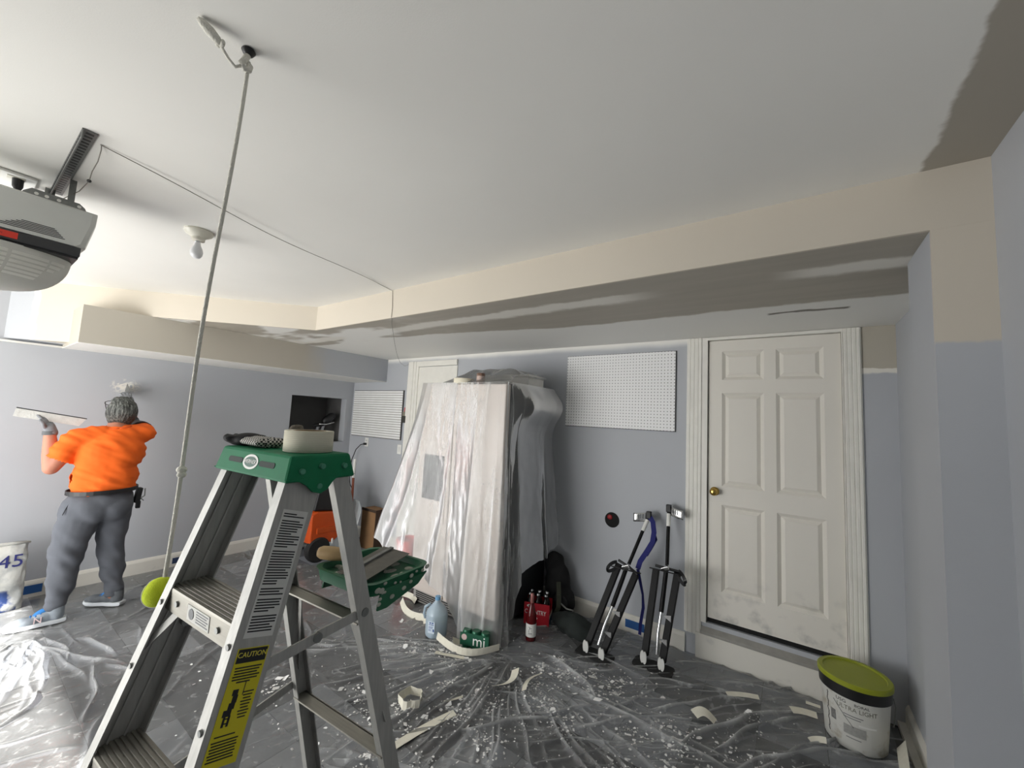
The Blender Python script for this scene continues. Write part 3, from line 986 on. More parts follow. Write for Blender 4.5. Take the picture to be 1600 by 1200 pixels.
# free rope end with its frayed tassel
tl = [V((-1.133, 0.352, Z1 - 0.045)), V((-1.138, 0.335, Z1 - 0.062)), V((-1.142, 0.322, Z1 - 0.052)), V((-1.140, 0.306, Z1 - 0.038)), V((-1.138, 0.298, Z1 - 0.030))]
MB().tube(tl, 0.0040, 8).build('rope_tail', M_rope, rope, smooth=180, world=True)
fz = MB()
fz.tube([V((-1.138, 0.300, Z1 - 0.032)), V((-1.137, 0.292, Z1 - 0.026)), V((-1.136, 0.276, Z1 - 0.018)), V((-1.135, 0.258, Z1 - 0.010)), V((-1.134, 0.250, Z1 - 0.007))], [0.004, 0.010, 0.012, 0.009, 0.004], 12)
fz.ell((-1.136, 0.302, Z1 - 0.028), (0.011, 0.006, 0.009)).ell((-1.146, 0.297, Z1 - 0.030), (0.006, 0.006, 0.006))
fz.build('frayed_tassel', M_rope, rope, smooth=180, world=True)
bc = V((-1.272, 0.352, 1.156))
MB().ell(bc, (0.034, 0.034, 0.034), None, 28, 18).build('tennis_ball', mat('tennis_felt', (196, 214, 44), 0.95, bump=0.6, bscale=400), rope, smooth=180, world=True)
seam = []
for i in range(49):
    a = 2 * math.pi * i / 48
    q = V((math.cos(a) + 0.35 * math.cos(3 * a), math.sin(a) - 0.35 * math.sin(3 * a), 0.9 * math.sin(2 * a))).normalized() * 0.0342
    seam.append(bc + q)
MB().tube(seam, 0.0010, 6).build('ball_seam', M_text_white, rope, smooth=180, world=True)

# ================================================================== GARAGE DOOR OPENER
op = thing('garage_door_opener', 'grey garage door opener with slatted white light lens hanging from the ceiling', 'opener', (-2.45, 0.0, 2.02))
M_oph = mat('opener_grey', (212, 214, 210), 0.4, var=0.03)
# housing section in (y,z), swept across x, with a tapering far end
xa, xb = -2.66, -2.40
hs = [(-0.32, 2.405), (0.302, 2.400), (0.300, 2.352), (0.280, 2.245), (0.266, 2.232), (-0.32, 2.236)]
def hp(a, b_, c):
    return (c, a, b_)
hm = MB()
secs = [(xa, 0.030), (xa + 0.02, 0.008), (xb - 0.05, 0.0), (xb - 0.012, 0.006), (xb, 0.022)]
n_ = len(hs)
vs, fs = [], []
for (xx, ins) in secs:
    for (a, b_) in hs:
        vs.append((xx, a - (ins if a > 0 else -ins), b_ + (-ins * 0.6 if b_ > 2.3 else ins * 0.2)))
for i in range(len(secs) - 1):
    for k in range(n_):
        fs.append((i * n_ + k, i * n_ + (k + 1) % n_, (i + 1) * n_ + (k + 1) % n_, (i + 1) * n_ + k))
fs += [tuple(range(n_)), tuple(range((len(secs) - 1) * n_, len(secs) * n_))]
hm.add(vs, fs)
hou = hm.build('housing', M_oph, op, smooth=35, world=True)
vt = MB()
for i in range(6):                                        # cooling slots
    z_ = 2.252 + i * 0.0062
    y0, y1 = 0.04 + i * 0.012, 0.215 - i * 0.006
    vt.box(xb - 0.004, xb + 0.0012, y0, y1, z_, z_ + 0.0025)
vt.v = [TM[op.name].inverted() @ q for q in vt.v]
vt.build('cooling_slot', M_black, hou)
MB().box(xa + 0.02, xb + 0.004, -0.3, 0.262, 2.196, 2.234).build('dark_band', M_dark, op, world=True, bevel=0.003)
MB().box(xb + 0.004, xb + 0.0055, -0.02, 0.098, 2.204, 2.228).build('red_tag', mat('red_sticker', (226, 60, 44), 0.6), op, world=True)
place(text_mesh('LEARN', 0.011), (xb + 0.006, 0.045, 2.216), (0, 1, 0), (0, 0, 1)).build('tag_lettering', mat('dark_red_print', (150, 40, 36), 0.6), op, world=True)
MB().box(xa + 0.03, xb - 0.004, -0.3, 0.258, 2.186, 2.197).build('lens_frame', M_black, op, world=True)
# lens: a rounded shallow bowl with louvre slats
b = NB('lens_white')
b.fin((200, 200, 196), 0.45)
def translucent(b, c, k_):
    tl_ = b.n.new('ShaderNodeBsdfTranslucent'); tl_.inputs[0].default_value = lin(c)
    mx = b.n.new('ShaderNodeMixShader'); mx.inputs[0].default_value = k_
    b.l.new(b.bsdf.outputs[0], mx.inputs[1]); b.l.new(tl_.outputs[0], mx.inputs[2]); b.l.new(mx.outputs[0], b.outn.inputs[0])
    return b.m
M_lens = translucent(b, (235, 235, 230), 0.5)
b = NB('lens_pane')
b.fin((246, 246, 242), 0.5)
M_pane = translucent(b, (255, 255, 252), 0.75)
yc, ry, xc = -0.02, 0.275, (xa + xb) / 2
def lens(u, t_):
    a = 2 * math.pi * u
    k = math.cos(t_ * math.pi / 2) ** 0.55 if t_ < 1 else 0.0
    return V((xc + 0.145 * k * math.cos(a), yc + ry * k * math.sin(a), 2.188 - 0.165 * math.sin(t_ * math.pi / 2)))
MB().grid(lens, 48, 14, True).build('light_lens', M_lens, op, smooth=180, world=True)
sl_m = MB()
for i in range(6):                                        # dark louvre openings on the side facing the room
    t0 = 0.10 + i * 0.068
    for (u0, u1) in ((-0.075, 0.060), (0.066, 0.135), (0.141, 0.185)):
        u1_ = u1 - i * 0.012 if u1 > 0.15 else u1
        if u1_ <= u0 + 0.01:
            continue
        m_ = 10
        ring = []
        for k in range(m_ + 1):
            ring.append((u0 + (u1_ - u0) * k / m_, t0))
        for k in range(m_ + 1):
            ring.append((u1_ - (u1_ - u0) * k / m_, t0 + 0.044))
        pts = []
        for (uu, tt) in ring:
            p = lens(uu % 1.0, tt)
            nrm = V(((p.x - xc) / 0.145 ** 2, (p.y - yc) / ry ** 2, (p.z - 2.188) / 0.165 ** 2)).normalized()
            pts.append(p + nrm * 0.0035)
        h_ = m_ + 1
        fs = [(k, k + 1, 2 * h_ - 2 - k, 2 * h_ - 1 - k) for k in range(m_)]
        sl_m.add(pts, fs)
sl_m.build('lens_louvre', M_pane, op, world=True)
# hanging plate, straps, perforated angle on the ceiling
hpz = [(-0.02, 2.398), (0.118, 2.398), (0.127, 2.412), (0.136, 2.434), (0.150, 2.440), (0.270, 2.425), (0.280, 2.398)]
MB().prism([(0.085, 2.396), (0.095, 2.418), (0.115, 2.437), (0.245, 2.434), (0.262, 2.420), (0.272, 2.396)], xb - 0.055, xb - 0.053, hp).build('hanging_flange', M_steel, op, world=True)
M_hole = mat('light_hole', (238, 238, 234), 0.8)
for y_ in (0.128, 0.155, 0.188, 0.245):
    MB().cyl((xb - 0.0565, y_, 2.420), (xb - 0.0520, y_, 2.420), 0.0062, n=12).build('flange_hole', M_hole, op, world=True)
MB().box(xb - 0.062, xb - 0.059, 0.210, 0.230, 2.405, Z1 - 0.003).build('hanger_strap', M_steel, op, world=True)
MB().box(xb - 0.26, xb - 0.257, 0.160, 0.190, 2.405, Z1 - 0.003).build('hanger_strap', M_steel, op, world=True)
an = MB()
an.box(-2.70, -1.955, 0.175, 0.214, Z1 - 0.0035, Z1 - 0.0005).box(-2.70, -1.955, 0.175, 0.178, Z1 - 0.036, Z1 - 0.001)
ano = an.build('perforated_angle', M_steel, op, world=True)
ph = MB()
for i in range(26):
    x_ = -2.67 + i * 0.0275
    ph.box(x_, x_ + 0.012, 0.186, 0.206, Z1 - 0.0042, Z1 - 0.0032)
    ph.box(x_, x_ + 0.016, 0.1742, 0.1788, Z1 - 0.026, Z1 - 0.012)
ph.v = [TM[op.name].inverted() @ q for q in ph.v]
ph.build('angle_slot', M_black, ano)
MB().box(-2.73, -2.68, 0.135, 0.165, Z1 - 0.075, Z1 - 0.02).build('terminal_block', M_dark, op, world=True)
# outlet box on the ceiling with plug and cord
ob_ = thing('ceiling_outlet', 'white ceiling outlet plate above the garage door opener', 'outlet', (-2.72, 0.06, Z1))
MB().box(-2.74, -2.60, -0.05, 0.135, Z1 - 0.012, Z1 - 0.0005).build('outlet_plate', M_plastic_white, ob_, world=True, bevel=0.003)
MB().box(-2.66, -2.625, 0.055, 0.105, Z1 - 0.015, Z1 - 0.011).build('outlet_face', mat('outlet_cream', (222, 220, 208), 0.5), ob_, world=True)
pl = thing('power_plug', 'black power plug and cord hanging from the ceiling outlet', 'plug', (-2.64, 0.085, Z1 - 0.012))
MB().tube([(-2.642, 0.085, Z1 - 0.0155), (-2.640, 0.086, Z1 - 0.045), (-2.636, 0.087, Z1 - 0.060)], [0.017, 0.016, 0.010], 12).build('plug_body', M_black, pl, smooth=50, world=True)
MB().tube([(-2.636, 0.087, Z1 - 0.058), (-2.632, 0.090, Z1 - 0.085), (-2.620, 0.100, Z1 - 0.100), (-2.60, 0.112, Z1 - 0.110), (-2.585, 0.115, Z1 - 0.124)], 0.0055, 8).build('cord', M_black, pl, smooth=180, world=True)
# thin bell wire along the ceiling, down the beam and under the soffit
M_wire = mat('grey_wire', (120, 116, 108), 0.6)
wire = thing('bell_wire', 'thin grey wire sagging across the ceiling and down the beam face', 'wire', (-2.03, 0.235, Z1))
wp = [(-2.66, 0.15, 2.45), (-2.60, 0.19, 2.455), (-2.42, 0.235, 2.475), (-2.30, 0.245, 2.487), (-2.20, 0.238, 2.49), (-2.12, 0.24, 2.505), (-2.05, 0.236, 2.522), (-2.025, 0.232, Z1 - 0.004)]
MB().tube(wp, 0.0016, 6).build('wire_end', M_wire, wire, smooth=180, world=True)
MB().ell((-2.30, 0.245, 2.487), (0.012, 0.007, 0.006)).build('wire_splice', M_black, wire, smooth=180, world=True)
wp = []
for i in range(30):
    t_ = i / 29
    p = V((-2.023, 0.229, Z1 - 0.003)).lerp(V((-2.400, YF - 0.004, Z1 - 0.006)), t_)
    p.z -= 0.022 * math.sin(math.pi * min(1, t_ * 1.15)) if t_ < 0.87 else 0.0
    p.x += 0.01 * math.sin(t_ * 11)
    wp.append(p)
wp += [V((-2.405, YF - 0.003, 2.47)), V((-2.398, YF - 0.003, 2.40)), V((-2.402, YF - 0.003, 2.325)), V((-2.41, YF + 0.01, 2.316))]
MB().tube(wp, 0.0017, 6).build('wire_run', M_wire, wire, smooth=180, world=True)
wp = [V((-2.41, YF + 0.01, 2.316))]
for i in range(12):
    t_ = i / 11
    wp.append(V((-2.52 - 1.5 * t_, 1.92 + 1.28 * t_, 2.315 - 0.03 * math.sin(t_ * math.pi))))
wp += [V((-4.06, 3.27, 2.27)), V((-3.99, 3.285, 2.225)), V((-3.93, 3.285, 2.235)), V((-3.895, 3.288, 2.275))]
MB().tube(wp, 0.0017, 6).build('wire_tail', M_wire, wire, smooth=180, world=True)

# ---- bare bulb in a ceramic holder
bu = thing('bare_bulb', 'unlit frosted bulb in a white ceramic holder on the ceiling', 'lamp', (-2.562, 0.685, Z1))
MB().lathe([(0.0, 0), (0.062, 0), (0.064, -0.008), (0.058, -0.020), (0.036, -0.032), (0.030, -0.038), (0.029, -0.052), (0.024, -0.056), (0, -0.056)], 32).build('ceramic_holder', mat('glazed_ceramic', (222, 219, 205), 0.3), bu, smooth=40)
MB().lathe([(0.0135, -0.055), (0.0135, -0.064), (0.012, -0.066)], 20).build('bulb_screw', M_bright, bu, smooth=40)
MB().lathe([(0.013, -0.064), (0.015, -0.078), (0.024, -0.098), (0.028, -0.116), (0.026, -0.132), (0.017, -0.145), (0.006, -0.149), (0.0, -0.1495)], 28).build('bulb_glass', mat('frosted_bulb', (225, 226, 228), 0.35), bu, smooth=60)

# ================================================================== REFRIGERATOR
FX0, FX1, FY0, FY1, FH = -2.745, -1.816, 2.50, 3.22, 1.905
fg = thing('refrigerator', 'pale two-door refrigerator with black dispenser standing under the plastic sheet', 'refrigerator', ((FX0 + FX1) / 2, (FY0 + FY1) / 2, 0))
M_fr = mat('pale_enamel', (206, 196, 188), 0.45, var=0.02)
M_fr_side = mat('charcoal_enamel', (36, 38, 40), 0.5, var=0.08)
MB().box(FX0 + 0.004, FX1 - 0.004, FY0 + 0.07, FY1, 0.06, FH).build('cabinet', M_fr_side, fg, world=True, bevel=0.006)
xs_ = -2.357
for (a, b_) in ((FX0, xs_ - 0.005), (xs_ + 0.005, FX1)):
    MB().box(a, b_, FY0, FY0 + 0.065, 0.12, FH - 0.006).build('fridge_door', M_fr, fg, world=True, bevel=0.012)
MB().box(FX0 + 0.02, FX1 - 0.02, FY0 + 0.03, FY0 + 0.09, 0.015, 0.115).build('kick_grille', mat('warm_grey_plastic', (150, 148, 144), 0.6), fg, world=True)
kg = MB()
for i in range(5):
    kg.box(FX0 + 0.05, FX1 - 0.05, FY0 + 0.026, FY0 + 0.031, 0.03 + i * 0.016, 0.037 + i * 0.016)
kg.build('grille_slot', M_black, fg, world=True)
dsp = MB().box(-2.675, -2.43, FY0 - 0.006, FY0 + 0.01, 0.90, 1.28).build('dispenser', M_black, fg, world=True, bevel=0.006)
dq = MB().box(-2.645, -2.46, FY0 - 0.008, FY0 - 0.005, 1.17, 1.26)
dq.v = [TM[fg.name].inverted() @ q for q in dq.v]
dq.build('dispenser_panel', M_dark, dsp)
for x_ in (xs_ - 0.045, xs_ + 0.045):
    MB().tube([(x_, FY0 + 0.004, 0.72), (x_, FY0 + 0.001, 0.76), (x_, FY0, 0.9), (x_, FY0, 1.45), (x_, FY0 + 0.001, 1.54), (x_, FY0 + 0.004, 1.58)], 0.009, 10).build('door_handle', M_fr, fg, smooth=50, world=True)
for x_ in (FX0 + 0.08, FX1 - 0.08):
    for y_ in (FY0 + 0.12, FY1 - 0.08):
        MB().cyl((x_, y_, 0), (x_, y_, 0.065), 0.022, n=12).build('foot', M_black, fg, world=True, smooth=40)
# things on top of the refrigerator, under the sheet
t2 = thing('masking_tape_roll', 'cream masking tape roll on top of the wrapped refrigerator', 'tape', (-2.33, 2.575, FH), 0)
MB().lathe([(0.05, 0.0), (0.088, 0.0), (0.09, 0.002), (0.09, 0.046), (0.088, 0.048), (0.05, 0.048)], 44, close=True).build('tape', mat('cream_masking', (232, 226, 206), 0.8), t2, smooth=50)
MB().lathe([(0.046, 0.0), (0.05, 0.0), (0.05, 0.0485), (0.046, 0.0485)], 36, close=True).build('cardboard_core', mat('core_card', (160, 136, 104), 0.9), t2, smooth=50)
cn = thing('small_can', 'small brown tin can beside the tape roll on the wrapped refrigerator', 'can', (-2.165, 2.60, FH), 0)
MB().lathe([(0.0, 0), (0.034, 0), (0.035, 0.003), (0.035, 0.092), (0.033, 0.095), (0.030, 0.092), (0.0, 0.092)], 28).build('can_body', mat('brown_can', (124, 96, 82), 0.5, var=0.3, vscale=30), cn, smooth=40)
MB().lathe([(0.0352, 0.03), (0.0358, 0.03), (0.0358, 0.07), (0.0352, 0.07)], 28, close=True).build('can_label', mat('can_label', (190, 170, 160), 0.6, var=0.25, vscale=60), cn, smooth=40)
bxs = thing('storage_box', 'white carton on the refrigerator holding up the plastic sheet', 'box', (-2.05, 2.98, FH), 0.05)
MB().box(-0.28, 0.20, -0.14, 0.14, 0.0, 0.105).build('carton', mat('white_card', (226, 224, 218), 0.8), bxs, bevel=0.004)
MB().box(-0.283, 0.203, -0.143, 0.143, 0.085, 0.112).build('carton_lid', mat('white_card_lid', (218, 216, 210), 0.8), bxs, bevel=0.003)

# ---- the clear plastic sheet over the refrigerator
def film(name, base, amp, wscale, rough, wsc=(1, 1, 1), tint=(238, 240, 240), bump=0.6, layers=0.0, gloss=1.1):
    b = NB(name)
    v, x, y, z = b.pos(True)
    n1 = b.noise(v, wscale, 5, 0.6, sc=wsc, dist=0.6)
    n2 = b.noise(v, wscale * 0.3, 3)
    lw = b.n.new('ShaderNodeLayerWeight')
    lw.inputs['Blend'].default_value = 0.35
    nm = b.bump(n1, bump, 0.02)
    b.l.new(nm, lw.inputs['Normal'])
    ridge = b.step(n1, 0.52, 0.75)
    f = b.m_('ADD', base, b.m_('MULTIPLY', ridge, amp))
    f = b.m_('ADD', f, b.m_('MULTIPLY', lw.outputs['Facing'], amp * 0.9))
    f = b.m_('MULTIPLY', f, b.m_('MULTIPLY_ADD', n2, 0.9, 0.55), clamp=True)
    if layers:                                             # gathered folds are several layers thick
        at = b.n.new('ShaderNodeAttribute')
        at.attribute_name = 'layers'
        f = b.m_('ADD', f, b.m_('MULTIPLY', at.outputs['Fac'], layers), clamp=True)
    tr = b.n.new('ShaderNodeBsdfTransparent')
    df = b.n.new('ShaderNodeBsdfDiffuse'); df.inputs[0].default_value = lin(tint)
    tl_ = b.n.new('ShaderNodeBsdfTranslucent'); tl_.inputs[0].default_value = lin(tint)
    gs = b.n.new('ShaderNodeBsdfGlossy'); gs.inputs['Roughness'].default_value = rough
    for q in (df, gs, tl_):
        b.l.new(nm, q.inputs['Normal'])
    m1 = b.n.new('ShaderNodeMixShader'); m1.inputs[0].default_value = 0.35
    b.l.new(df.outputs[0], m1.inputs[1]); b.l.new(tl_.outputs[0], m1.inputs[2])
    m2 = b.n.new('ShaderNodeMixShader'); b.l.new(f, m2.inputs[0])
    b.l.new(tr.outputs[0], m2.inputs[1]); b.l.new(m1.outputs[0], m2.inputs[2])
    fr_ = b.n.new('ShaderNodeFresnel'); fr_.inputs[0].default_value = 1.45
    b.l.new(nm, fr_.inputs['Normal'])
    m3 = b.n.new('ShaderNodeMixShader')
    b.l.new(b.m_('MULTIPLY', fr_.outputs[0], gloss, clamp=True), m3.inputs[0])
    b.l.new(m2.outputs[0], m3.inputs[1]); b.l.new(gs.outputs[0], m3.inputs[2])
    b.n.remove(b.bsdf)
    b.l.new(m3.outputs[0], b.outn.inputs[0])
    return b.m
M_film = film('clear_plastic_sheet', 0.06, 0.16, 6, 0.30, (1.6, 1.6, 0.45), bump=0.16, gloss=0.75, layers=1.0)
M_ffilm = film('clear_floor_plastic', 0.075, 0.34, 16, 0.16, (1, 1, 1), bump=0.18, layers=0.95)

ctr = V(((FX0 + FX1) / 2, (FY0 + FY1) / 2, 0))
# perimeter of the hem seen from above, with the height the hem hangs at
HEM = [  # (angle key point on the fridge rim, foot point x, y, z)
    ((FX0, FY1 - 0.05), (-3.02, 3.24, 0.75)),
    ((FX0, 2.85), (-3.10, 2.80, 0.60)),
    ((FX0, FY0), (-3.02, 2.38, 0.56)),
    ((-2.62, FY0), (-2.66, 2.32, 0.40)),
    ((-2.45, FY0), (-2.44, 2.38, 0.32)),
    ((-2.30, FY0), (-2.20, 2.40, 0.20)),
    ((-2.15, FY0), (-2.00, 2.38, 0.05)),
    ((-1.98, FY0), (-1.86, 2.37, 0.012)),
    ((FX1, FY0), (-1.72, 2.42, 0.012)),
    ((FX1, 2.55), (-1.70, 2.50, 0.02)),
    ((FX1, 2.62), (-1.68, 2.60, 0.48)),
    ((FX1, 2.95), (-1.70, 2.95, 0.50)),
    ((FX1, FY1 - 0.05), (-1.74, 3.22, 0.55)),
]
def lerp_list(lst, t_):
    k = t_ * (len(lst) - 1)
    i = min(int(k), len(lst) - 2)
    f = k - i
    f = f * f * (3 - 2 * f) * 0.6 + f * 0.4
    a, b_ = lst[i], lst[i + 1]
    return [a[q] + (b_[q] - a[q]) * f for q in range(len(a))]
NU, NV = 300, 90
LAY = []
def drape(u, t_):
    rim = lerp_list([h_[0] for h_ in HEM], u)
    ft = lerp_list([h_[1] for h_ in HEM], u)
    zr = FH + 0.008
    s = t_
    # straight down from the rim, flaring to the foot
    fl = s ** 1.25
    x_ = rim[0] + (ft[0] - rim[0]) * fl
    y_ = rim[1] + (ft[1] - rim[1]) * fl
    z_ = zr + (ft[2] - zr) * s
    # outward direction
    o = V((rim[0] - ctr.x, rim[1] - ctr.y, 0)).normalized()
    if rim[1] <= FY0 + 1e-4: o = V((0, -1, 0)) + o * 0.3
    elif rim[0] <= FX0 + 1e-4: o = V((-1, 0, 0)) + o * 0.2
    else: o = V((1, 0, 0)) + o * 0.2
    o.normalize()
    side = rim[0] >= FX1 - 1e-3 and rim[1] > FY0 + 0.01
    k = u * 9.0 + 0.5
    c1 = 1 - abs(math.sin(k + 0.9 * math.sin(k * 0.43) + 0.35 * math.sin(s * 2.2)))     # broad pleats with crisp crests
    c2 = 1 - abs(math.sin(k * 2.9 + 1.1 + 0.8 * math.sin(k * 0.9) + 0.7 * s))
    a_ = 0.003 + 0.095 * s ** 1.6
    d = 0.012 + a_ * (c1 ** 2.0 + 0.30 * c2 ** 4)
    d += 0.014 * noise.noise(V((u * 14, s * 4, 1.3))) * (0.10 + s)
    d += 0.006 * noise.noise(V((u * 60, s * 16, 4.3))) * s
    # how many layers of film lie here: thin at the top, gathered low down and along the crests
    lay_ = 0.04 + 0.20 * max(0.0, min(1.0, (s - 0.30) / 0.5)) + 0.34 * c1 ** 9 + 0.10 * c2 ** 11
    lay_ += 0.14 * noise.noise(V((u * 9, s * 3.2, 7.7)))
    if side:
        lay_ = 0.02 + 0.40 * c1 ** 11 + 0.22 * c2 ** 13 + 0.05 * s
    elif rim[0] <= FX0 + 1e-3:
        lay_ *= 0.6
    LAY.append(max(0.02, min(0.95, lay_)))
    p = V((x_, y_, z_)) + o * max(d, 0.010)
    # big bulge thrown out near the top of the dark side
    if rim[0] >= FX1 - 1e-3 and rim[1] > FY0 + 0.02:
        g_ = math.exp(-((s - 0.12) / 0.11) ** 2) * min(1, (rim[1] - FY0) / 0.2)
        p += V((0.12, 0, 0)) * g_ * (1 + 0.10 * noise.noise(V((rim[1] * 8, s * 10, 2.2))))
    p.y = min(p.y, YB - 0.03)
    if t_ > 0.97:
        p.z += 0.015 * noise.noise(V((u * 60, 3, 3)))
    p.z = max(p.z, 0.012)
    return p
sh = MB().grid(drape, NU, NV)
# top: stretched over the carton
def topf(u, t_):
    x_ = FX0 + (FX1 - FX0) * u
    y_ = FY0 + (FY1 - 0.05 - FY0) * t_
    hb = 0.0
    # tent over carton
    def sm(a, b_, q): 
        q = max(0, min(1, (q - a) / (b_ - a)))
        return q * q * (3 - 2 * q)
    hx_ = sm(FX0, -2.30, x_) 
    h_ = 0.135 * sm(FY0 + 0.0, FY0 + 0.22, y_) * hx_ * (1 - 0.55 * sm(-1.95, FX1 + 0.05, x_))
    hb = h_ + 0.02 * noise.noise(V((x_ * 9, y_ * 9, 0))) * min(1, h_ * 20)
    if y_ < FY0 + 0.02:
        hb = 0.0
    return V((x_, y_, FH + 0.009 + max(0, hb)))
sh.grid(topf, 60, 44)
sheet = sh.build('plastic_dust_sheet', M_film, None, smooth=180, fix=False)
LAY += [0.05] * (len(sh.v) - len(LAY))
la = sheet.data.attributes.new('layers', 'FLOAT', 'POINT')
la.data.foreach_set('value', LAY)
tag(sheet, 'clear plastic dust sheet draped in folds over the refrigerator', 'sheet')
# side bulge of bunched sheet at the upper right
def bunch(u, t_):
    a = 2 * math.pi * u
    y_ = 2.72 + 0.48 * t_
    r_ = 0.055 + 0.075 * math.sin(t_ * math.pi) ** 0.6
    r_ *= 1 + 0.12 * math.sin(5 * a + 6 * t_)
    return V((FX1 + 0.10 + r_ * 1.25 * math.cos(a), y_, FH - 0.13 + r_ * 1.5 * math.sin(a) - 0.10 * t_))

# ---- fixtures on the back wall
def p_peg(name, hole):
    b = NB(name)
    v, x, y, z = b.pos(True)
    if hole:
        fx_ = b.m_('SUBTRACT', b.m_('FRACT', b.m_('MULTIPLY', x, 1 / 0.0254)), 0.5)
        fz_ = b.m_('SUBTRACT', b.m_('FRACT', b.m_('MULTIPLY', z, 1 / 0.0254)), 0.5)
        d = b.m_('SQRT', b.m_('ADD', b.m_('MULTIPLY', fx_, fx_), b.m_('MULTIPLY', fz_, fz_)))
        col = b.mix(b.step(d, 0.16, 0.12), (242, 242, 242), (40, 42, 44))
    else:
        fz_ = b.m_('FRACT', b.m_('MULTIPLY', z, 1 / 0.0305))
        g_ = b.step(fz_, 0.80, 0.88)
        col = b.mix(g_, (176, 174, 168), (168, 166, 160))
    return b.fin(col, 0.5)
M_peg, M_slat = p_peg('pegboard_holes', True), p_peg('slatted_board', False)
pg = thing('pegboard', 'white perforated pegboard on the wall between refrigerator and six-panel door', 'pegboard', (-1.225, YB - 0.012, 1.912))
MB().box(-0.475, 0.475, -0.004, 0.004, -0.317, 0.317).build('perforated_panel', M_peg, pg)
MB().box(-0.478, 0.481, 0.004, 0.012, -0.322, 0.321).build('backing_frame', M_dark, pg)
pg2 = thing('slat_panel', 'white horizontally grooved wall panel in the far corner', 'panel', (-4.482, YB - 0.012, 1.606))
MB().box(-0.518, 0.505, -0.004, 0.004, -0.305, 0.305).build('grooved_panel', M_slat, pg2)
MB().box(-0.522, 0.516, 0.004, 0.012, -0.311, 0.311).build('backing_frame', M_dark, pg2)
gr = MB()
for i in range(20):
    gr.box(-0.518, 0.505, -0.0062, -0.004, -0.298 + i * 0.0305, -0.298 + i * 0.0305 + 0.0215)
gr.build('slat', mat('slat_white', (244, 244, 241), 0.5), pg2)
# small remote in a holder with red pens
rm = thing('wall_caddy', 'small dark wall caddy holding two red pens beside the grooved panel', 'caddy', (-3.912 - 0.005, YB - 0.015, 1.60))
MB().box(-0.032, 0.032, -0.016, 0.015, -0.085, 0.0).build('holder', mat('olive_black_plastic', (58, 58, 52), 0.6), rm, bevel=0.003)
MB().box(-0.030, 0.030, -0.012, 0.013, 0.0, 0.05).build('holder_back', mat('khaki_plastic', (136, 132, 116), 0.6), rm, bevel=0.002)
for x_ in (-0.014, 0.016):
    MB().cyl((x_, 0, 0.0), (x_ + 0.006, 0, 0.105), 0.0055, n=10).build('red_pen', M_red, rm, smooth=40)
def outlet(name, label, x_, z_, sw=False):
    o = thing(name, label, 'switch' if sw else 'outlet', (x_, YB - 0.004, z_))
    MB().box(-0.036, 0.036, -0.004, 0.004, -0.058, 0.058).build('cover_plate', M_plastic_white, o, bevel=0.003)
    for dz in (-0.02, 0.02) if not sw else (0.0,):
        f_ = MB().box(-0.017, 0.017, -0.0065, -0.003, dz - 0.014 - 0.018 * sw, dz + 0.014 + 0.018 * sw).build('socket' if not sw else 'rocker', mat('socket_white', (224, 224, 220), 0.4), o, bevel=0.002)
        if not sw:
            MB().box(-0.008, -0.005, -0.0072, -0.006, dz - 0.005, dz + 0.007).box(0.005, 0.008, -0.0072, -0.006, dz - 0.005, dz + 0.007).build('slot', M_black, f_)
    return o
outlet('wall_outlet', 'white wall outlet with a black cord plugged in below the grooved panel', -4.655, 1.225)
outlet('light_switch', 'white rocker switch plate beside the white door casing', -3.985, 1.185, True)
pc = thing('charger_cord', 'black cord looping down from the corner wall outlet', 'cord', (-4.655, YB - 0.02, 1.20))
MB().box(-4.672, -4.638, YB - 0.045, YB - 0.011, 1.188, 1.216).build('plug_body', M_black, pc, world=True, bevel=0.004)
MB().tube([(-4.66, YB - 0.045, 1.20), (-4.70, YB - 0.06, 1.19), (-4.78, YB - 0.07, 1.12), (-4.84, YB - 0.08, 0.98), (-4.86, YB - 0.09, 0.80), (-4.80, YB - 0.10, 0.66), (-4.74, YB - 0.10, 0.6), (-4.78, YB - 0.10, 0.42), (-4.86, YB - 0.12, 0.2), (-4.88, YB - 0.15, 0.012)], 0.006, 8).build('cord', M_black, pc, smooth=180, world=True)

# ---- black tool inside the niche
nt_ = thing('bagged_tool', 'black hooded tool on two grey legs inside the dark wall niche', 'tool', (-5.18, 2.97, 1.20))
nm_ = MB()
nm_.ell((-5.17, 3.02, 1.50), (0.06, 0.085, 0.055), Matrix.Rotation(R(28), 3, 'X'))
nm_.ell((-5.17, 3.07, 1.545), (0.05, 0.06, 0.045))
nm_.ell((-5.17, 2.92, 1.425), (0.045, 0.10, 0.028), Matrix.Rotation(R(10), 3, 'X'))
blob('hood', nm_, 0.008, 5, M_black, nt_)
MB().tube([(-5.12, 2.88, 1.435), (-5.115, 2.96, 1.43), (-5.12, 3.03, 1.445), (-5.13, 3.09, 1.46)], 0.007, 8).build('grey_trim', M_bright, nt_, smooth=180, world=True)
for y_ in (2.885, 2.955):
    MB().tube([(-5.17, y_ + 0.015, 1.42), (-5.17, y_ - 0.01, 1.30), (-5.18, y_ - 0.02, 1.20)], [0.018, 0.016, 0.020], 10).build('leg', mat('grey_leg', (150, 152, 156), 0.6), nt_, smooth=60, world=True)
MB().box(-5.26, -5.12, 2.80, 3.06, 1.20, 1.235).build('base', M_black, nt_, world=True, bevel=0.008)

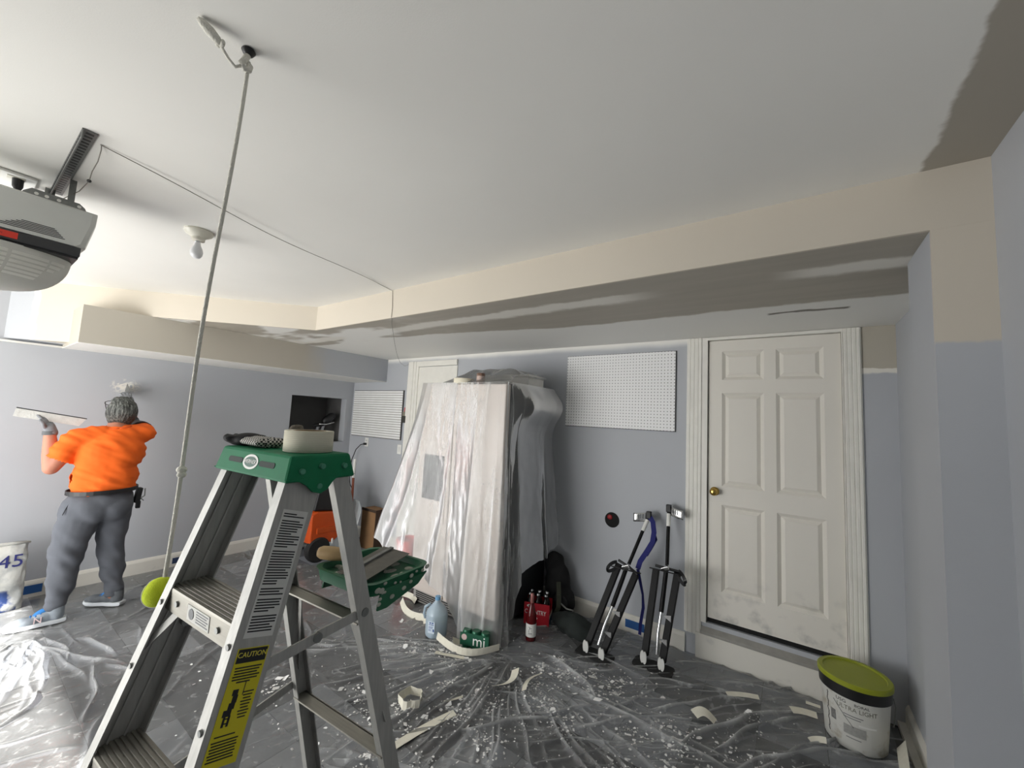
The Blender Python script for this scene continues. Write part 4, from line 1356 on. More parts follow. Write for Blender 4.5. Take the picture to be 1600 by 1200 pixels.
# ================================================================== CORNER BEHIND THE LADDER
M_orange = mat('orange_enamel', (200, 78, 20), 0.4, var=0.08)
sb = thing('snow_blower', 'orange and black snow blower in the far corner behind the ladder', 'snow blower', (-4.40, 2.52, 0))
hs_ = [(2.36, 0.20), (2.36, 0.50), (2.42, 0.53), (2.66, 0.50), (2.70, 0.42), (2.70, 0.24), (2.62, 0.18)]
MB().prism(hs_, -4.60, -4.16, lambda a, b_, c: (c, a, b_)).build('auger_housing', M_orange, sb, world=True, bevel=0.012)
MB().prism([(2.40, 0.53), (2.44, 0.74), (2.52, 0.80), (2.66, 0.76), (2.72, 0.62), (2.70, 0.50)], -4.58, -4.20, lambda a, b_, c: (c, a, b_)).build('engine_cover', M_black, sb, world=True, bevel=0.02)
MB().box(-4.24, -4.18, 2.615, 2.665, 0.62, 0.67).build('fuel_cap', M_orange, sb, world=True, bevel=0.01)
MB().box(-4.165, -4.145, 2.42, 2.66, 0.30, 0.36).build('scraper_bar', mat('orange_dark', (190, 76, 18), 0.4), sb, world=True, bevel=0.004)
for x_ in (-4.62, -4.18):
    MB().lathe([(0.03, -0.035), (0.115, -0.035), (0.13, -0.02), (0.13, 0.02), (0.115, 0.035), (0.03, 0.035)], 28, (x_, 2.46, 0.13), Matrix.Rotation(R(90), 3, 'Y'), close=True).build('wheel', M_rubber, sb, smooth=40, world=True)
MB().cyl((-4.62, 2.46, 0.13), (-4.18, 2.46, 0.13), 0.032, n=16).build('axle', M_steel, sb, world=True, smooth=40)
hb_ = MB()
for x_ in (-4.56, -4.26):
    hb_.tube([(x_, 2.62, 0.40), (x_ - 0.1, 2.74, 0.60), (x_ - 0.14, 2.80, 0.76)], 0.013, 10)
hb_.tube([(-4.70, 2.80, 0.76), (-4.40, 2.80, 0.76)], 0.015, 10)
hb_.build('handlebar', M_black, sb, smooth=50, world=True)
MB().ell((-4.14, 2.60, 0.20), (0.008, 0.012, 0.03)).build('drain_plug', M_plastic_white, sb, world=True, smooth=180)

shv = thing('snow_shovel', 'grey plastic snow shovel leaning in the corner with a reddish wooden shaft', 'shovel', (-4.32, 2.95, 0))
def scoop(u, t_):
    wdt = 0.46 * (1 - 0.35 * max(0, (t_ - 0.75) / 0.25) ** 2)
    x_ = -4.36 + (u - 0.5) * wdt
    z_ = 0.012 + 0.545 * t_
    y_ = 2.86 + 0.14 * t_ + 0.05 * (abs(u - 0.5) * 2) ** 2 * -1 + 0.02 * math.sin(u * 12 * math.pi) * 0.25
    return V((x_, y_, z_))
s_m = MB().grid(scoop, 32, 16)
so = s_m.build('scoop', mat('pale_grey_poly', (196, 204, 206), 0.45), shv, smooth=180, world=True, fix=False)
sd_ = so.modifiers.new('thick', 'SOLIDIFY'); sd_.thickness = 0.006
MB().cyl((-4.385, 2.97, 0.42), (-4.475, 3.02, 0.80), 0.015, n=12).build('shaft', mat('reddish_wood', (150, 84, 62), 0.6), shv, smooth=50, world=True)
MB().cyl((-4.475, 3.02, 0.80), (-4.53, 3.06, 1.02), 0.0175, n=12).build('grip', M_plastic_white, shv, smooth=50, world=True)
cb = thing('cardboard_box', 'brown cardboard box standing in the corner beside the grey shovel', 'box', (-4.13, 3.10, 0), 0.0)
M_card = mat('brown_cardboard', (142, 108, 74), 0.85, var=0.12)
MB().box(-0.17, 0.10, -0.04, 0.13, 0.0, 0.46).build('box_body', M_card, cb, bevel=0.004)
MB().box(0.098, 0.106, -0.042, 0.132, 0.0, 0.47).build('box_flap', mat('dark_card_edge', (70, 52, 40), 0.85), cb)
MB().box(-0.172, 0.10, -0.043, -0.039, 0.44, 0.47).build('box_flap', mat('dark_card_top', (64, 48, 38), 0.85), cb)
rk = thing('red_bucket', 'small red plastic bucket standing behind the draped sheet beyond the green pail shelf', 'bucket', (-3.09, 2.75, 0.0))
MB().lathe([(0.0, 0.0), (0.085, 0.0), (0.105, 0.395), (0.113, 0.40), (0.113, 0.412), (0.103, 0.412), (0.083, 0.008), (0.0, 0.008)], 32).build('pail', M_red, rk, smooth=40)
MB().tube([(-0.108, 0, 0.39)] + [(-0.112 * math.cos(math.pi * k / 10), -0.12 * math.sin(math.pi * k / 10), 0.39 - 0.03 * math.sin(math.pi * k / 10)) for k in range(1, 10)] + [(0.108, 0, 0.39)], 0.004, 6).build('bail', M_red, rk, smooth=180)

# ================================================================== DRINKS AND BAG BESIDE THE REFRIGERATOR
jug = thing('water_jug', 'pale blue plastic water jug on the floor in front of the draped sheet', 'jug', (-2.17, 2.26, 0.014), R(-20))
b = NB('blue_jug_plastic')
M_jug = b.fin((206, 226, 240), 0.28)
b.bsdf.inputs['Transmission Weight'].default_value = 0.35
def jugf(u, t_):
    a = 2 * math.pi * u
    prof_ = [(0.0, 0.068), (0.03, 0.075), (0.5, 0.076), (0.62, 0.075), (0.75, 0.062), (0.88, 0.030), (0.93, 0.020), (1.0, 0.019)]
    for k in range(len(prof_) - 1):
        if t_ <= prof_[k + 1][0]:
            f = (t_ - prof_[k][0]) / (prof_[k + 1][0] - prof_[k][0])
            r_ = prof_[k][1] + (prof_[k + 1][1] - prof_[k][1]) * f
            break
    sq = 1 + 0.10 * (abs(math.cos(2 * a)) < 0.7) * (1 if t_ < 0.65 else 0.3)
    sq = 1 + 0.09 * (1 - abs(math.cos(2 * a))) * (1 if t_ < 0.7 else 0.2)
    return V((r_ * sq * math.cos(a), r_ * sq * math.sin(a), 0.255 * t_))
jm = MB().grid(jugf, 48, 40, True)
jm.f.append(tuple(reversed(range(48))))
jm.build('jug_body', M_jug, jug, smooth=60)
MB().lathe([(0.0, 0.272), (0.020, 0.272), (0.021, 0.250), (0.019, 0.248)], 20).build('jug_cap', mat('blue_cap', (120, 170, 210), 0.4), jug, smooth=40)
MB().tube([(-0.028, -0.045, 0.215), (-0.058, -0.07, 0.19), (-0.064, -0.075, 0.14), (-0.05, -0.066, 0.11)], 0.010, 10).build('jug_handle', M_jug, jug, smooth=180)
jl = place(MB().box(-0.026, 0.026, -0.04, 0.04, 0, 0.0008), (0.050, -0.063, 0.085), (0.80, 0.60, 0), (0, 0, 1))
jl.build('jug_label', mat('pale_label', (214, 226, 238), 0.5), jug)
jp = MB()
for (a, c, w_, h_) in ((-0.010, 0.030, 0.014, 0.008), (0.010, 0.030, 0.014, 0.008), (0.0, 0.018, 0.042, 0.004), (-0.004, 0.004, 0.034, 0.003), (-0.006, -0.004, 0.030, 0.003), (0.018, -0.018, 0.010, 0.018), (-0.012, -0.014, 0.020, 0.003), (-0.012, -0.022, 0.020, 0.003)):
    k_ = place(MB().box(-w_ / 2, w_ / 2, -h_ / 2, h_ / 2, 0, 0.0004), V((0.050, -0.063, 0.085)) + V((0.80, 0.60, 0)) * a + V((0.6, -0.8, 0)) * 0.0011 + V((0, 0, c)), (0.80, 0.60, 0), (0, 0, 1))
    jp.add(k_.v, k_.f)
jp.build('label_print', mat('blue_print', (50, 84, 150), 0.6), jug)

# six green soda cans in a wrapped pack
M_can_g = mat('green_can', (30, 92, 66), 0.35, 0.3, var=0.15)
gp = thing('green_can_pack', 'green soda can pack with large white letters under the sheet hem', 'cans', (-1.82, 2.28, 0.012), R(18))
for i in range(3):
    for j in range(2):
        c_ = MB().lathe([(0.0, 0.0), (0.025, 0.0), (0.032, 0.008), (0.033, 0.012), (0.033, 0.108), (0.027, 0.120), (0.026, 0.122), (0.0, 0.120)], 24, (-0.068 + 0.068 * i, 0.034 + 0.068 * j, 0)).build('can', M_can_g, gp, smooth=40)
MB().box(-0.106, 0.106, -0.002, -0.0005, 0.028, 0.112).build('carton_front', mat('green_carton', (24, 86, 62), 0.5), gp)
place(text_mesh('mi', 0.10), (0.035, -0.0025, 0.068), (1, 0, 0), (0, 0, 1)).build('lettering', M_text_white, gp)
MB().cyl((-0.075, -0.0035, 0.082), (-0.075, -0.002, 0.082), 0.020, n=24).build('carton_emblem', mat('pinkish_emblem', (214, 190, 186), 0.6), gp)

# tall red bottle with white label
bt = thing('red_bottle', 'tall dark red glass bottle with white label beside the sheet', 'bottle', (-1.60, 2.67, 0.012))
MB().lathe([(0.0, 0.0), (0.036, 0.0), (0.038, 0.004), (0.038, 0.15), (0.034, 0.185), (0.020, 0.235), (0.0135, 0.26), (0.013, 0.30), (0.0, 0.30)], 28).build('bottle_glass', mat('dark_red_glass', (84, 14, 18), 0.12), bt, smooth=50)
MB().lathe([(0.0, 0.325), (0.013, 0.325), (0.0145, 0.318), (0.0140, 0.262), (0.0135, 0.26)], 24).build('bottle_foil', mat('pink_foil', (176, 120, 116), 0.35, 0.5), bt, smooth=40)
MB().lathe([(0.0383, 0.03), (0.0388, 0.03), (0.0388, 0.12), (0.0383, 0.12)], 28, close=True).build('bottle_label', M_text_white, bt, smooth=40)
tm_ = text_mesh('ALE', 0.034, 0.0002)
tm_.v = [V((q.y, -q.x, q.z)) for q in tm_.v]
wrap(tm_, (0, 0, 0.075), 0.0392, 0.0392, 0, 1, R(-70)).build('label_lettering', M_text_black, bt)

# red carrier of soda bottles
rc = thing('soda_carrier', 'red cardboard carrier of dark soda bottles beside the refrigerator', 'bottles', (-1.675, 2.87, 0.012), R(20))
M_dkg = mat('dark_bottle_glass', (20, 16, 14), 0.15)
for i in range(3):
    for j in range(2):
        bo = MB().lathe([(0.0, 0.0), (0.028, 0.0), (0.030, 0.005), (0.030, 0.12), (0.024, 0.155), (0.013, 0.185), (0.012, 0.22), (0.0, 0.22)], 18, (-0.064 + 0.064 * i, 0.034 + 0.064 * j, 0)).build('bottle', M_dkg, rc, smooth=50)
        MB().lathe([(0.0, 0.228), (0.012, 0.228), (0.014, 0.216), (0.0, 0.216)], 16, (-0.064 + 0.064 * i, 0.034 + 0.064 * j, 0)).build('bottle_cap', M_bright, bo, smooth=40)
M_rcard = mat('red_carrier_card', (178, 22, 40), 0.5)
cr = MB().box(-0.102, 0.102, -0.002, 0.0, 0.0, 0.165).box(-0.102, -0.100, 0, 0.135, 0.0, 0.12).box(0.100, 0.102, 0, 0.135, 0, 0.12).box(-0.102, 0.102, 0.135, 0.137, 0, 0.165)
cr.build('carrier', M_rcard, rc)
MB().box(0.1022, 0.1035, 0.0, 0.135, 0.0, 0.06).build('carrier_side', mat('carrier_blue', (60, 80, 104), 0.6), rc)
MB().box(0.1022, 0.1035, 0.0, 0.135, 0.06, 0.085).build('carrier_stripe', mat('carrier_cream', (220, 210, 190), 0.6), rc)
place(text_mesh('COUNTRY', 0.036), (-0.01, -0.003, 0.095), (1, 0, 0), (0, 0, 1), 1, 1.3).build('lettering', M_text_white, rc)
place(text_mesh('POP', 0.042), (-0.03, -0.003, 0.045), (1, 0, 0), (0, 0, 1)).build('lettering', M_text_white, rc)
emb = [(0.030 * math.cos(2 * math.pi * k / 24), 0.012 * math.sin(2 * math.pi * k / 24)) for k in range(24)]
place(MB().prism(emb, 0, 0.001), (-0.05, -0.003, 0.140), (1, 0, 0), (0, 0, 1)).build('emblem', M_text_white, rc)
place(MB().prism([(a * 0.7, c * 0.45) for a, c in emb], 0, 0.001), (-0.05, -0.0042, 0.140), (1, 0.0, 0.25), (0, 0, 1)).build('emblem_centre', M_text_black, rc)

# black backpack slumped against the wall
bp = thing('black_backpack', 'black backpack slumped on the floor against the back wall', 'bag', (-1.72, 3.16, 0.0))
M_bag = mat('black_nylon', (16, 16, 17), 0.8, var=0.3, bump=0.4, bscale=200)
g = MB()
g.ell((-1.66, 3.18, 0.22), (0.12, 0.09, 0.22)).ell((-1.62, 3.17, 0.13), (0.13, 0.09, 0.13)).ell((-1.70, 3.19, 0.38), (0.09, 0.08, 0.12))
blob('pack_body', g, 0.012, 6, M_bag, bp, lambda c, n: 0.012 * noise.noise(c * 14))
g = MB().ell((-1.60, 3.09, 0.12), (0.09, 0.04, 0.09))
blob('front_pocket', g, 0.008, 3, mat('black_nylon_pocket', (22, 22, 23), 0.75), bp)
MB().ribbon([(-1.60, 3.08, 0.30), (-1.56, 3.02, 0.22), (-1.55, 3.0, 0.14), (-1.58, 2.98, 0.06)], (1, 0.4, 0), 0.035, 0.006).build('strap', mat('olive_strap', (58, 60, 48), 0.9), bp, world=True)
MB().tube([(-1.55, 3.02, 0.17), (-1.48, 3.0, 0.15), (-1.42, 3.0, 0.155)], 0.006, 8).build('zip_cord', mat('grey_cord', (120, 120, 116), 0.8), bp, world=True, smooth=180)
hb2 = thing('dark_tote', 'dark crumpled tote lying on the floor before the backpack', 'bag', (-1.46, 2.98, 0.0))
g = MB().ell((-1.41, 2.96, 0.075), (0.17, 0.09, 0.075)).ell((-1.34, 2.93, 0.06), (0.12, 0.08, 0.06))
blob('tote_body', g, 0.010, 4, mat('dark_green_cloth', (30, 36, 34), 0.85), hb2, lambda c, n: 0.016 * noise.noise(c * 16))

# ================================================================== DRYWALL STILTS
M_stilt = mat('black_anodised', (12, 12, 13), 0.55, 0.0, var=0.1, spec=0.25)
M_blue_strap = mat('navy_webbing', (30, 34, 104), 0.8)
M_clevis = mat('cast_alloy', (222, 222, 218), 0.45, 0.2, var=0.06)
def stilt(label, bA, bB, tA, tB, pt_, plate_side, seed):
    base = (V(bA) + V(bB)) / 2
    s = thing('drywall_stilt', label, 'stilt', (base.x, base.y, 0.0), group='pair of drywall stilts leaning on the wall')
    bA, bB, tA, tB, pt_ = V(bA), V(bB), V(tA), V(tB), V(pt_)
    for a, t_ in ((bA, tA), (bB, tB)):
        MB().beam(a, t_, 0.030, 0.046, (1, 0, 0)).build('strut', M_stilt, s, world=True, bevel=0.005)
        # clevis at the foot
        for dx in (-0.016, 0.016):
            MB().prism([(0.013 * math.cos(2 * math.pi * k / 18), -0.01 + 0.040 * math.sin(2 * math.pi * k / 18)) for k in range(18)], -0.0035, 0.0035, lambda q, r_, c, a=a, dx=dx: (a.x + q + dx * 0.6, a.y - 0.034 + c - dx * 0.25, a.z + 0.010 + r_)).build('clevis', M_clevis, s, world=True)
    axis = (tA - bA).normalized()
    # bent aluminium leg tube between the struts
    md = (bB + (tB - bB) * 0.02) + V((-0.035, -0.012, 0.03))
    tb = [md, md.lerp((tA + tB) / 2, 0.25) + V((-0.004, -0.02, 0)), md.lerp((tA + tB) / 2, 0.5) + V((0, -0.02, 0))]
    MB().tube(tb, 0.011, 12).build('adjusting_tube', M_bright, s, smooth=60, world=True)
    up_ = md.lerp((tA + tB) / 2, 0.5) + V((0, -0.02, 0))
    MB().tube([up_, (tA + tB) / 2 + V((0, -0.012, 0.02))], 0.0155, 12).build('spring_tube', M_stilt, s, smooth=60, world=True)
    for f in (0.22, 0.48):                                 # triangular brackets
        c_ = bB.lerp(tB, f)
        MB().prism([(-0.040, 0.010), (0.012, 0.022), (0.012, -0.020)], -0.003, 0.003, lambda q, r_, c, c_=c_: (c_.x + q, c_.y - 0.02 + c, c_.z + r_)).build('bracket', M_bright, s, world=True)
    # foot platform
    mid = (tA + tB) / 2
    MB().obox(mid + V((0.0, -0.03, 0.0)), ((tB - tA).length + 0.05, 0.12, 0.008), Matrix.Rotation(R(-18), 3, 'X')).build('foot_platform', M_stilt, s, world=True, bevel=0.002)
    MB().beam(mid + V((-0.03, -0.02, 0.004)), mid + V((0.02, -0.015, 0.028)), 0.045, 0.03).build('clamp', M_bright, s, world=True, bevel=0.004)
    # leg pole with white taped sleeve
    p0, p1 = mid + V((0.0, 0.0, 0.01)), pt_
    d = p1 - p0
    MB().tube([p0, p1], 0.0125, 12).build('leg_pole', M_stilt, s, smooth=60, world=True)
    MB().tube([p0 + d * 0.70, p0 + d * 0.92], 0.0145, 12).build('white_sleeve', M_plastic_white, s, smooth=60, world=True)
    # calf cradle: hinge block and curved aluminium plate
    MB().obox(p1 + V((0.0, -0.004, 0.008)), (0.036, 0.034, 0.055)).build('hinge_block', M_black, s, world=True, bevel=0.005)
    def cal(u, t_):
        return p1 + V((plate_side * (0.015 + 0.095 * u), -0.008 - 0.028 * math.sin(u * math.pi * 0.6), 0.010 - 0.065 * t_ + 0.012 * (1 - u)))
    cm = MB().grid(cal, 10, 5).build('calf_plate', M_bright, s, smooth=180, world=True, fix=False)
    so_ = cm.modifiers.new('t', 'SOLIDIFY'); so_.thickness = 0.003
    bk = MB()
    for i in range(3):
        c0 = cal(0.25 + 0.16 * i, 0.1) + V((0, -0.003, 0)); c1 = cal(0.25 + 0.16 * i, 0.62) + V((0, -0.003, 0))
        bk.beam(c0, c1, 0.008, 0.002)
    bk.build('buckle_slot', M_black, s, world=True)
    # toe strap loop round the platform
    lp_ = []
    cx_ = tA if plate_side < 0 else tB
    for k in range(17):
        a = math.pi * 1.5 * k / 16
        lp_.append(cx_ + V((plate_side * (0.01 + 0.055 * math.sin(a * 0.7)), -0.02 - 0.05 * math.sin(a * 0.66), 0.015 - 0.055 * (1 - math.cos(a)) * 0.6)))
    MB().ribbon(lp_, (0, 0.3, 1), 0.024, 0.003).build('toe_strap', M_black, s, world=True)
    MB().tube([tA + V((0.0, -0.02, 0.03)), mid + V((0.02, -0.02, 0.02)), tB + V((0.015, -0.02, 0.01))], 0.010, 8).build('strap_bar', M_black, s, smooth=60, world=True)
    # black rubber floor plate
    pl_ = MB()
    pl_.prism(rrect(base.x - 0.13, base.x + 0.13, base.y - 0.075, base.y + 0.06, 0.03), 0.012, 0.024)
    pl_.build('floor_plate', M_rubber, s, world=True, bevel=0.003)
    MB().obox(bA + V((0, -0.01, -0.028)), (0.03, 0.03, 0.03)).obox(bB + V((0, -0.01, -0.028)), (0.03, 0.03, 0.03)).build('pivot_lug', M_bright, s, world=True)
    return s
s1 = stilt('black and aluminium drywall stilt, the left one leaning lower on the wall', (-1.205, 2.80, 0.060), (-1.085, 2.79, 0.055), (-1.075, 3.04, 0.585), (-0.945, 3.03, 0.545), (-0.912, 3.215, 0.935), -1, 1)
s2 = stilt('black and aluminium drywall stilt, the upright one nearest the door casing', (-0.838, 2.92, 0.070), (-0.725, 2.93, 0.062), (-0.815, 3.08, 0.60), (-0.668, 3.08, 0.615), (-0.772, 3.24, 1.005), 1, 2)
st = thing('navy_strap', 'navy blue webbing strap hanging between the two stilts', 'strap', (-0.92, 3.1, 0.1))
sp_ = [(-0.90, 3.20, 0.93), (-0.875, 3.19, 0.90), (-0.86, 3.17, 0.83), (-0.865, 3.15, 0.76), (-0.90, 3.13, 0.69), (-0.935, 3.09, 0.62), (-0.945, 3.07, 0.57), (-0.925, 3.06, 0.50), (-0.905, 3.07, 0.40), (-0.905, 3.09, 0.30), (-0.925, 3.10, 0.18), (-0.93, 3.10, 0.10)]
MB().ribbon(sp_[:7], (1, 0.2, 0.2), 0.036, 0.003).build('wide_webbing', M_blue_strap, st, world=True)
MB().ribbon(sp_[6:], [(1, 0.1, 0.0), (0.6, 0.6, 0), (0.3, 0.8, 0), (0.9, 0.3, 0), (1, 0, 0), (1, 0, 0)], 0.022, 0.003).build('hanging_tail', M_blue_strap, st, world=True)
MB().ribbon([(-0.86, 3.17, 0.83), (-0.845, 3.18, 0.78), (-0.87, 3.15, 0.72), (-0.90, 3.13, 0.66)], (1, -0.4, 0.1), 0.020, 0.003).build('second_loop', M_blue_strap, st, world=True)

for (x0, x1, lab) in ((-1.10, -0.95, 'strip of blue masking tape on the baseboard behind the stilts'),):
    tag(MB().box(x0, x1, YB - 0.0185, YB - 0.0165, 0.035, 0.095).build('masking_tape_strip', M_blue_tape), lab, 'tape')

# ================================================================== JOINT COMPOUND BUCKET
bk = thing('compound_bucket', 'white joint compound bucket with olive green lid beside the door', 'bucket', (0.262, 2.985, 0.0), 0)
def p_bucket():
    b = NB('bucket_white')
    v, x, y, z = b.pos(True)
    n = b.noise(v, 14, 5)
    col = b.mix(b.step(n, 0.55, 0.72), (214, 214, 208), (178, 172, 156))
    return b.fin(col, 0.45)
M_bkt = p_bucket()
RB0, RB1, HB = 0.130, 0.150, 0.335
MB().lathe([(0.0, 0.014), (RB0 - 0.004, 0.014), (RB0, 0.020), (RB0 + (RB1 - RB0) * 0.78, 0.27), (RB1 - 0.002, HB)], 56).build('bucket_wall', M_bkt, bk, smooth=50)
MB().lathe([(RB1 - 0.002, 0.272), (RB1 + 0.002, 0.272), (RB1 + 0.004, 0.335), (RB1 - 0.002, 0.335)], 56, close=True).build('black_band', M_black, bk, smooth=50)
MB().lathe([(0.0, 0.345), (RB1 - 0.018, 0.345), (RB1 - 0.014, 0.352), (RB1 + 0.004, 0.352), (RB1 + 0.009, 0.347), (RB1 + 0.009, 0.328), (RB1 + 0.004, 0.326)], 56).build('lid', mat('olive_green_lid', (150, 158, 34), 0.45, var=0.05), bk, smooth=40)
def bang(a): return R(a)
def blabel(mb, a0):
    return wrap(mb, (0, 0, 0), RB0 + 0.0006, RB0 + (RB1 - RB0) * 0.78 + 0.0006, 0.02, 0.27, R(a0))
def lay(body, size, z_, a0, m, name, sx=1.0):
    t_ = text_mesh(body, size, 0.0002)
    t_.v = [V((q.x * sx, q.y + z_, q.z)) for q in t_.v]
    return blabel(t_, a0).build(name, m, bk)
lay('USG', 0.022, 0.250, -118, M_text_black, 'brand_lettering', 1.1)
lay('BORAL', 0.018, 0.248, -84, M_text_black, 'brand_lettering', 1.1)
lay('ULTRA LIGHT', 0.030, 0.222, -92, mat('grey_olive_print', (118, 120, 104), 0.6), 'product_lettering', 0.92)
def patch(w_, h_, z_, a0, m, name, n=10):
    vs, fs = [], []
    for i in range(n + 1):
        for k in (0, 1):
            vs.append(V(((i / n - 0.5) * w_, z_ + (k - 0.5) * h_, 0.0003)))
    for i in range(n):
        fs.append((2 * i, 2 * i + 2, 2 * i + 3, 2 * i + 1))
    b_ = MB().add(vs, fs)
    return blabel(b_, a0).build(name, m, bk, fix=False)
patch(0.026, 0.050, 0.155, -134, mat('barcode_grey', (110, 110, 108), 0.6, var=0.5, vscale=90), 'barcode_panel')
patch(0.090, 0.046, 0.118, -96, mat('grey_info_panel', (158, 158, 154), 0.6, var=0.12, vscale=80), 'info_panel')
patch(0.080, 0.004, 0.190, -98, M_text_grey, 'info_line')
patch(0.070, 0.004, 0.178, -100, M_text_grey, 'info_line')
patch(0.075, 0.010, 0.155, -74, M_text_white, 'tear_mark')
patch(0.060, 0.004, 0.080, -98, M_text_grey, 'info_line')
# torn label edge, a wavy dark line
tw = []
for i in range(24):
    z_ = 0.255 - 0.20 * i / 23
    a = R(-146) + 0.02 * math.sin(i * 1.1) + 0.012 * math.sin(i * 2.3)
    r_ = RB0 + (RB1 - RB0) * 0.78 * (z_ - 0.02) / 0.25 + 0.001
    tw.append((r_ * math.cos(a), r_ * math.sin(a), z_))
MB().tube(tw, 0.0016, 6).build('torn_edge', M_text_black, bk, smooth=180)
sw = []
for i in range(18):
    t_ = i / 17
    z_ = 0.235 - 0.10 * t_
    a = R(-132 + 34 * t_)
    r_ = RB0 + (RB1 - RB0) * 0.78 * (z_ - 0.02) / 0.25 + 0.001
    sw.append((r_ * math.cos(a), r_ * math.sin(a), z_))
MB().tube(sw, 0.0011, 6).build('swoosh', mat('dark_swoosh', (84, 90, 90), 0.6), bk, smooth=180)
hl_ = []
for k in range(15):
    a = R(-10 - 160 * k / 14)
    hl_.append(((RB1 + 0.004) * math.cos(a), (RB1 + 0.004) * math.sin(a), 0.262 - 0.0 * k))
MB().tube([(RB1 + 0.003, -0.01, 0.285), (RB1 + 0.010, -0.02, 0.25), (RB1 - 0.002, -0.04, 0.16)], 0.0022, 6).build('bail', M_steel, bk, smooth=180)

# ================================================================== BAG OF COMPOUND
cbag = thing('compound_bag', 'white and blue paper bag of setting compound printed 45 by the left wall', 'bag', (-4.86, 0.33, 0.008), 0)
def bagf(u, t_):
    a = 2 * math.pi * u
    c, s_ = math.cos(a), math.sin(a)
    q = 0.42
    ex = math.copysign(abs(c) ** q, c)
    ey = math.copysign(abs(s_) ** q, s_)
    taper = 1 - 0.75 * max(0, (t_ - 0.82) / 0.18) ** 1.5
    wob_ = 0.010 * noise.noise(V((c * 2, s_ * 2, t_ * 6)))
    return V((ex * (0.062 * taper + wob_), ey * (0.175 - 0.012 * t_ + wob_), 0.49 * t_))
bm_ = MB().grid(bagf, 56, 36, True)
bm_.f.append(tuple(reversed(range(56))))
b = NB('printed_paper_bag')
v, x, y, z = b.pos(True)
wv_ = b.m_('ADD', z, wob(b, v, 9, 0.05))
n = b.noise(v, 10, 4)
col = b.mix(b.step(n, 0.45, 0.65), (214, 214, 208), (182, 184, 182))
col = b.mix(AND(b, b.step(wv_, 0.16, 0.13), b.step(y, 0.145, 0.140), b.step(n, 0.62, 0.5)), col, (44, 66, 120))
M_pbag = b.fin(col, 0.6, 0, b.bump(b.noise(v, 18, 4), 0.5, 0.01))
bm_.build('bag_body', M_pbag, cbag, smooth=60)
place(text_mesh('45', 0.13, 0.0006), (0.0640, 0.085, 0.36), (0, 1, 0), (0, 0, 1)).build('lettering', mat('navy_print', (40, 44, 110), 0.6), cbag)
MB().tube([(0.02, -0.165, 0.478), (0.025, -0.05, 0.490), (0.025, 0.08, 0.488), (0.02, 0.172, 0.482)], [0.008, 0.012, 0.012, 0.008], 10).build('rolled_top', mat('paper_fold', (200, 200, 194), 0.8), cbag, smooth=180)
tag(MB().box(XL + 0.0165, XL + 0.0185, 0.50, 0.62, 0.03, 0.095).build('masking_tape_strip', M_blue_tape), 'strip of blue masking tape on the left baseboard beside the compound bag', 'tape')
tag(MB().box(XL + 0.0165, XL + 0.0185, 1.46, 1.60, 0.03, 0.085).build('masking_tape_strip', mat('navy_masking', (44, 60, 92), 0.7)), 'strip of blue masking tape on the left baseboard behind the hanging rope', 'tape')

# ================================================================== THE PLASTERER
man = thing('person', 'person in orange T-shirt and dark sweatpants plastering the left wall, seen from behind', 'person', (-4.38, 0.76, 0.0))
M_skin = mat('skin', (190, 128, 104), 0.55, var=0.06, vscale=20)
M_shirt = mat('orange_jersey', (255, 106, 22), 0.85, var=0.05, vscale=6, bump=0.15, bscale=300)
M_pants = mat('charcoal_sweatpants', (92, 95, 102), 0.9, var=0.12, vscale=9, bump=0.2, bscale=260)
M_gl = mat('grey_work_glove', (132, 134, 138), 0.85, var=0.12, vscale=40)
M_hair = None
HC = V((-4.485, 0.838, 1.520))
hf = V((-0.80, -0.10, 0.60)).normalized()                 # where the face points: up at the patch
hl = V((0.12, -0.99, 0)).normalized(); hl = (hl - hf * hl.dot(hf)).normalized()     # his left
hu = hf.cross(hl).normalized()
if hu.z < 0: hu = -hu
HM = Matrix((hl, hf, hu)).transposed()
def hp_(a, b_, c): return HC + HM @ V((a, b_, c))
g = MB()
# head with jaw, brow, nose, lips, ears
g.ell(hp_(0, 0.0, 0.015), (0.076, 0.096, 0.108), HM, 24, 16)
g.ell(hp_(0, 0.035, -0.055), (0.056, 0.058, 0.060), HM)
g.ell(hp_(0, 0.070, -0.085), (0.028, 0.022, 0.024), HM)
g.ell(hp_(0, 0.078, 0.030), (0.060, 0.022, 0.018), HM)
g.cap(hp_(0, 0.090, 0.015), hp_(0, 0.112, -0.022), 0.009, 0.014, 12)
g.ell(hp_(0, 0.088, -0.058), (0.024, 0.012, 0.008), HM)
for s_ in (-1, 1):
    g.ell(hp_(s_ * 0.080, -0.005, -0.005), (0.010, 0.019, 0.031), HM)
    g.ell(hp_(s_ * 0.034, 0.080, 0.004), (0.013, 0.012, 0.009), HM)
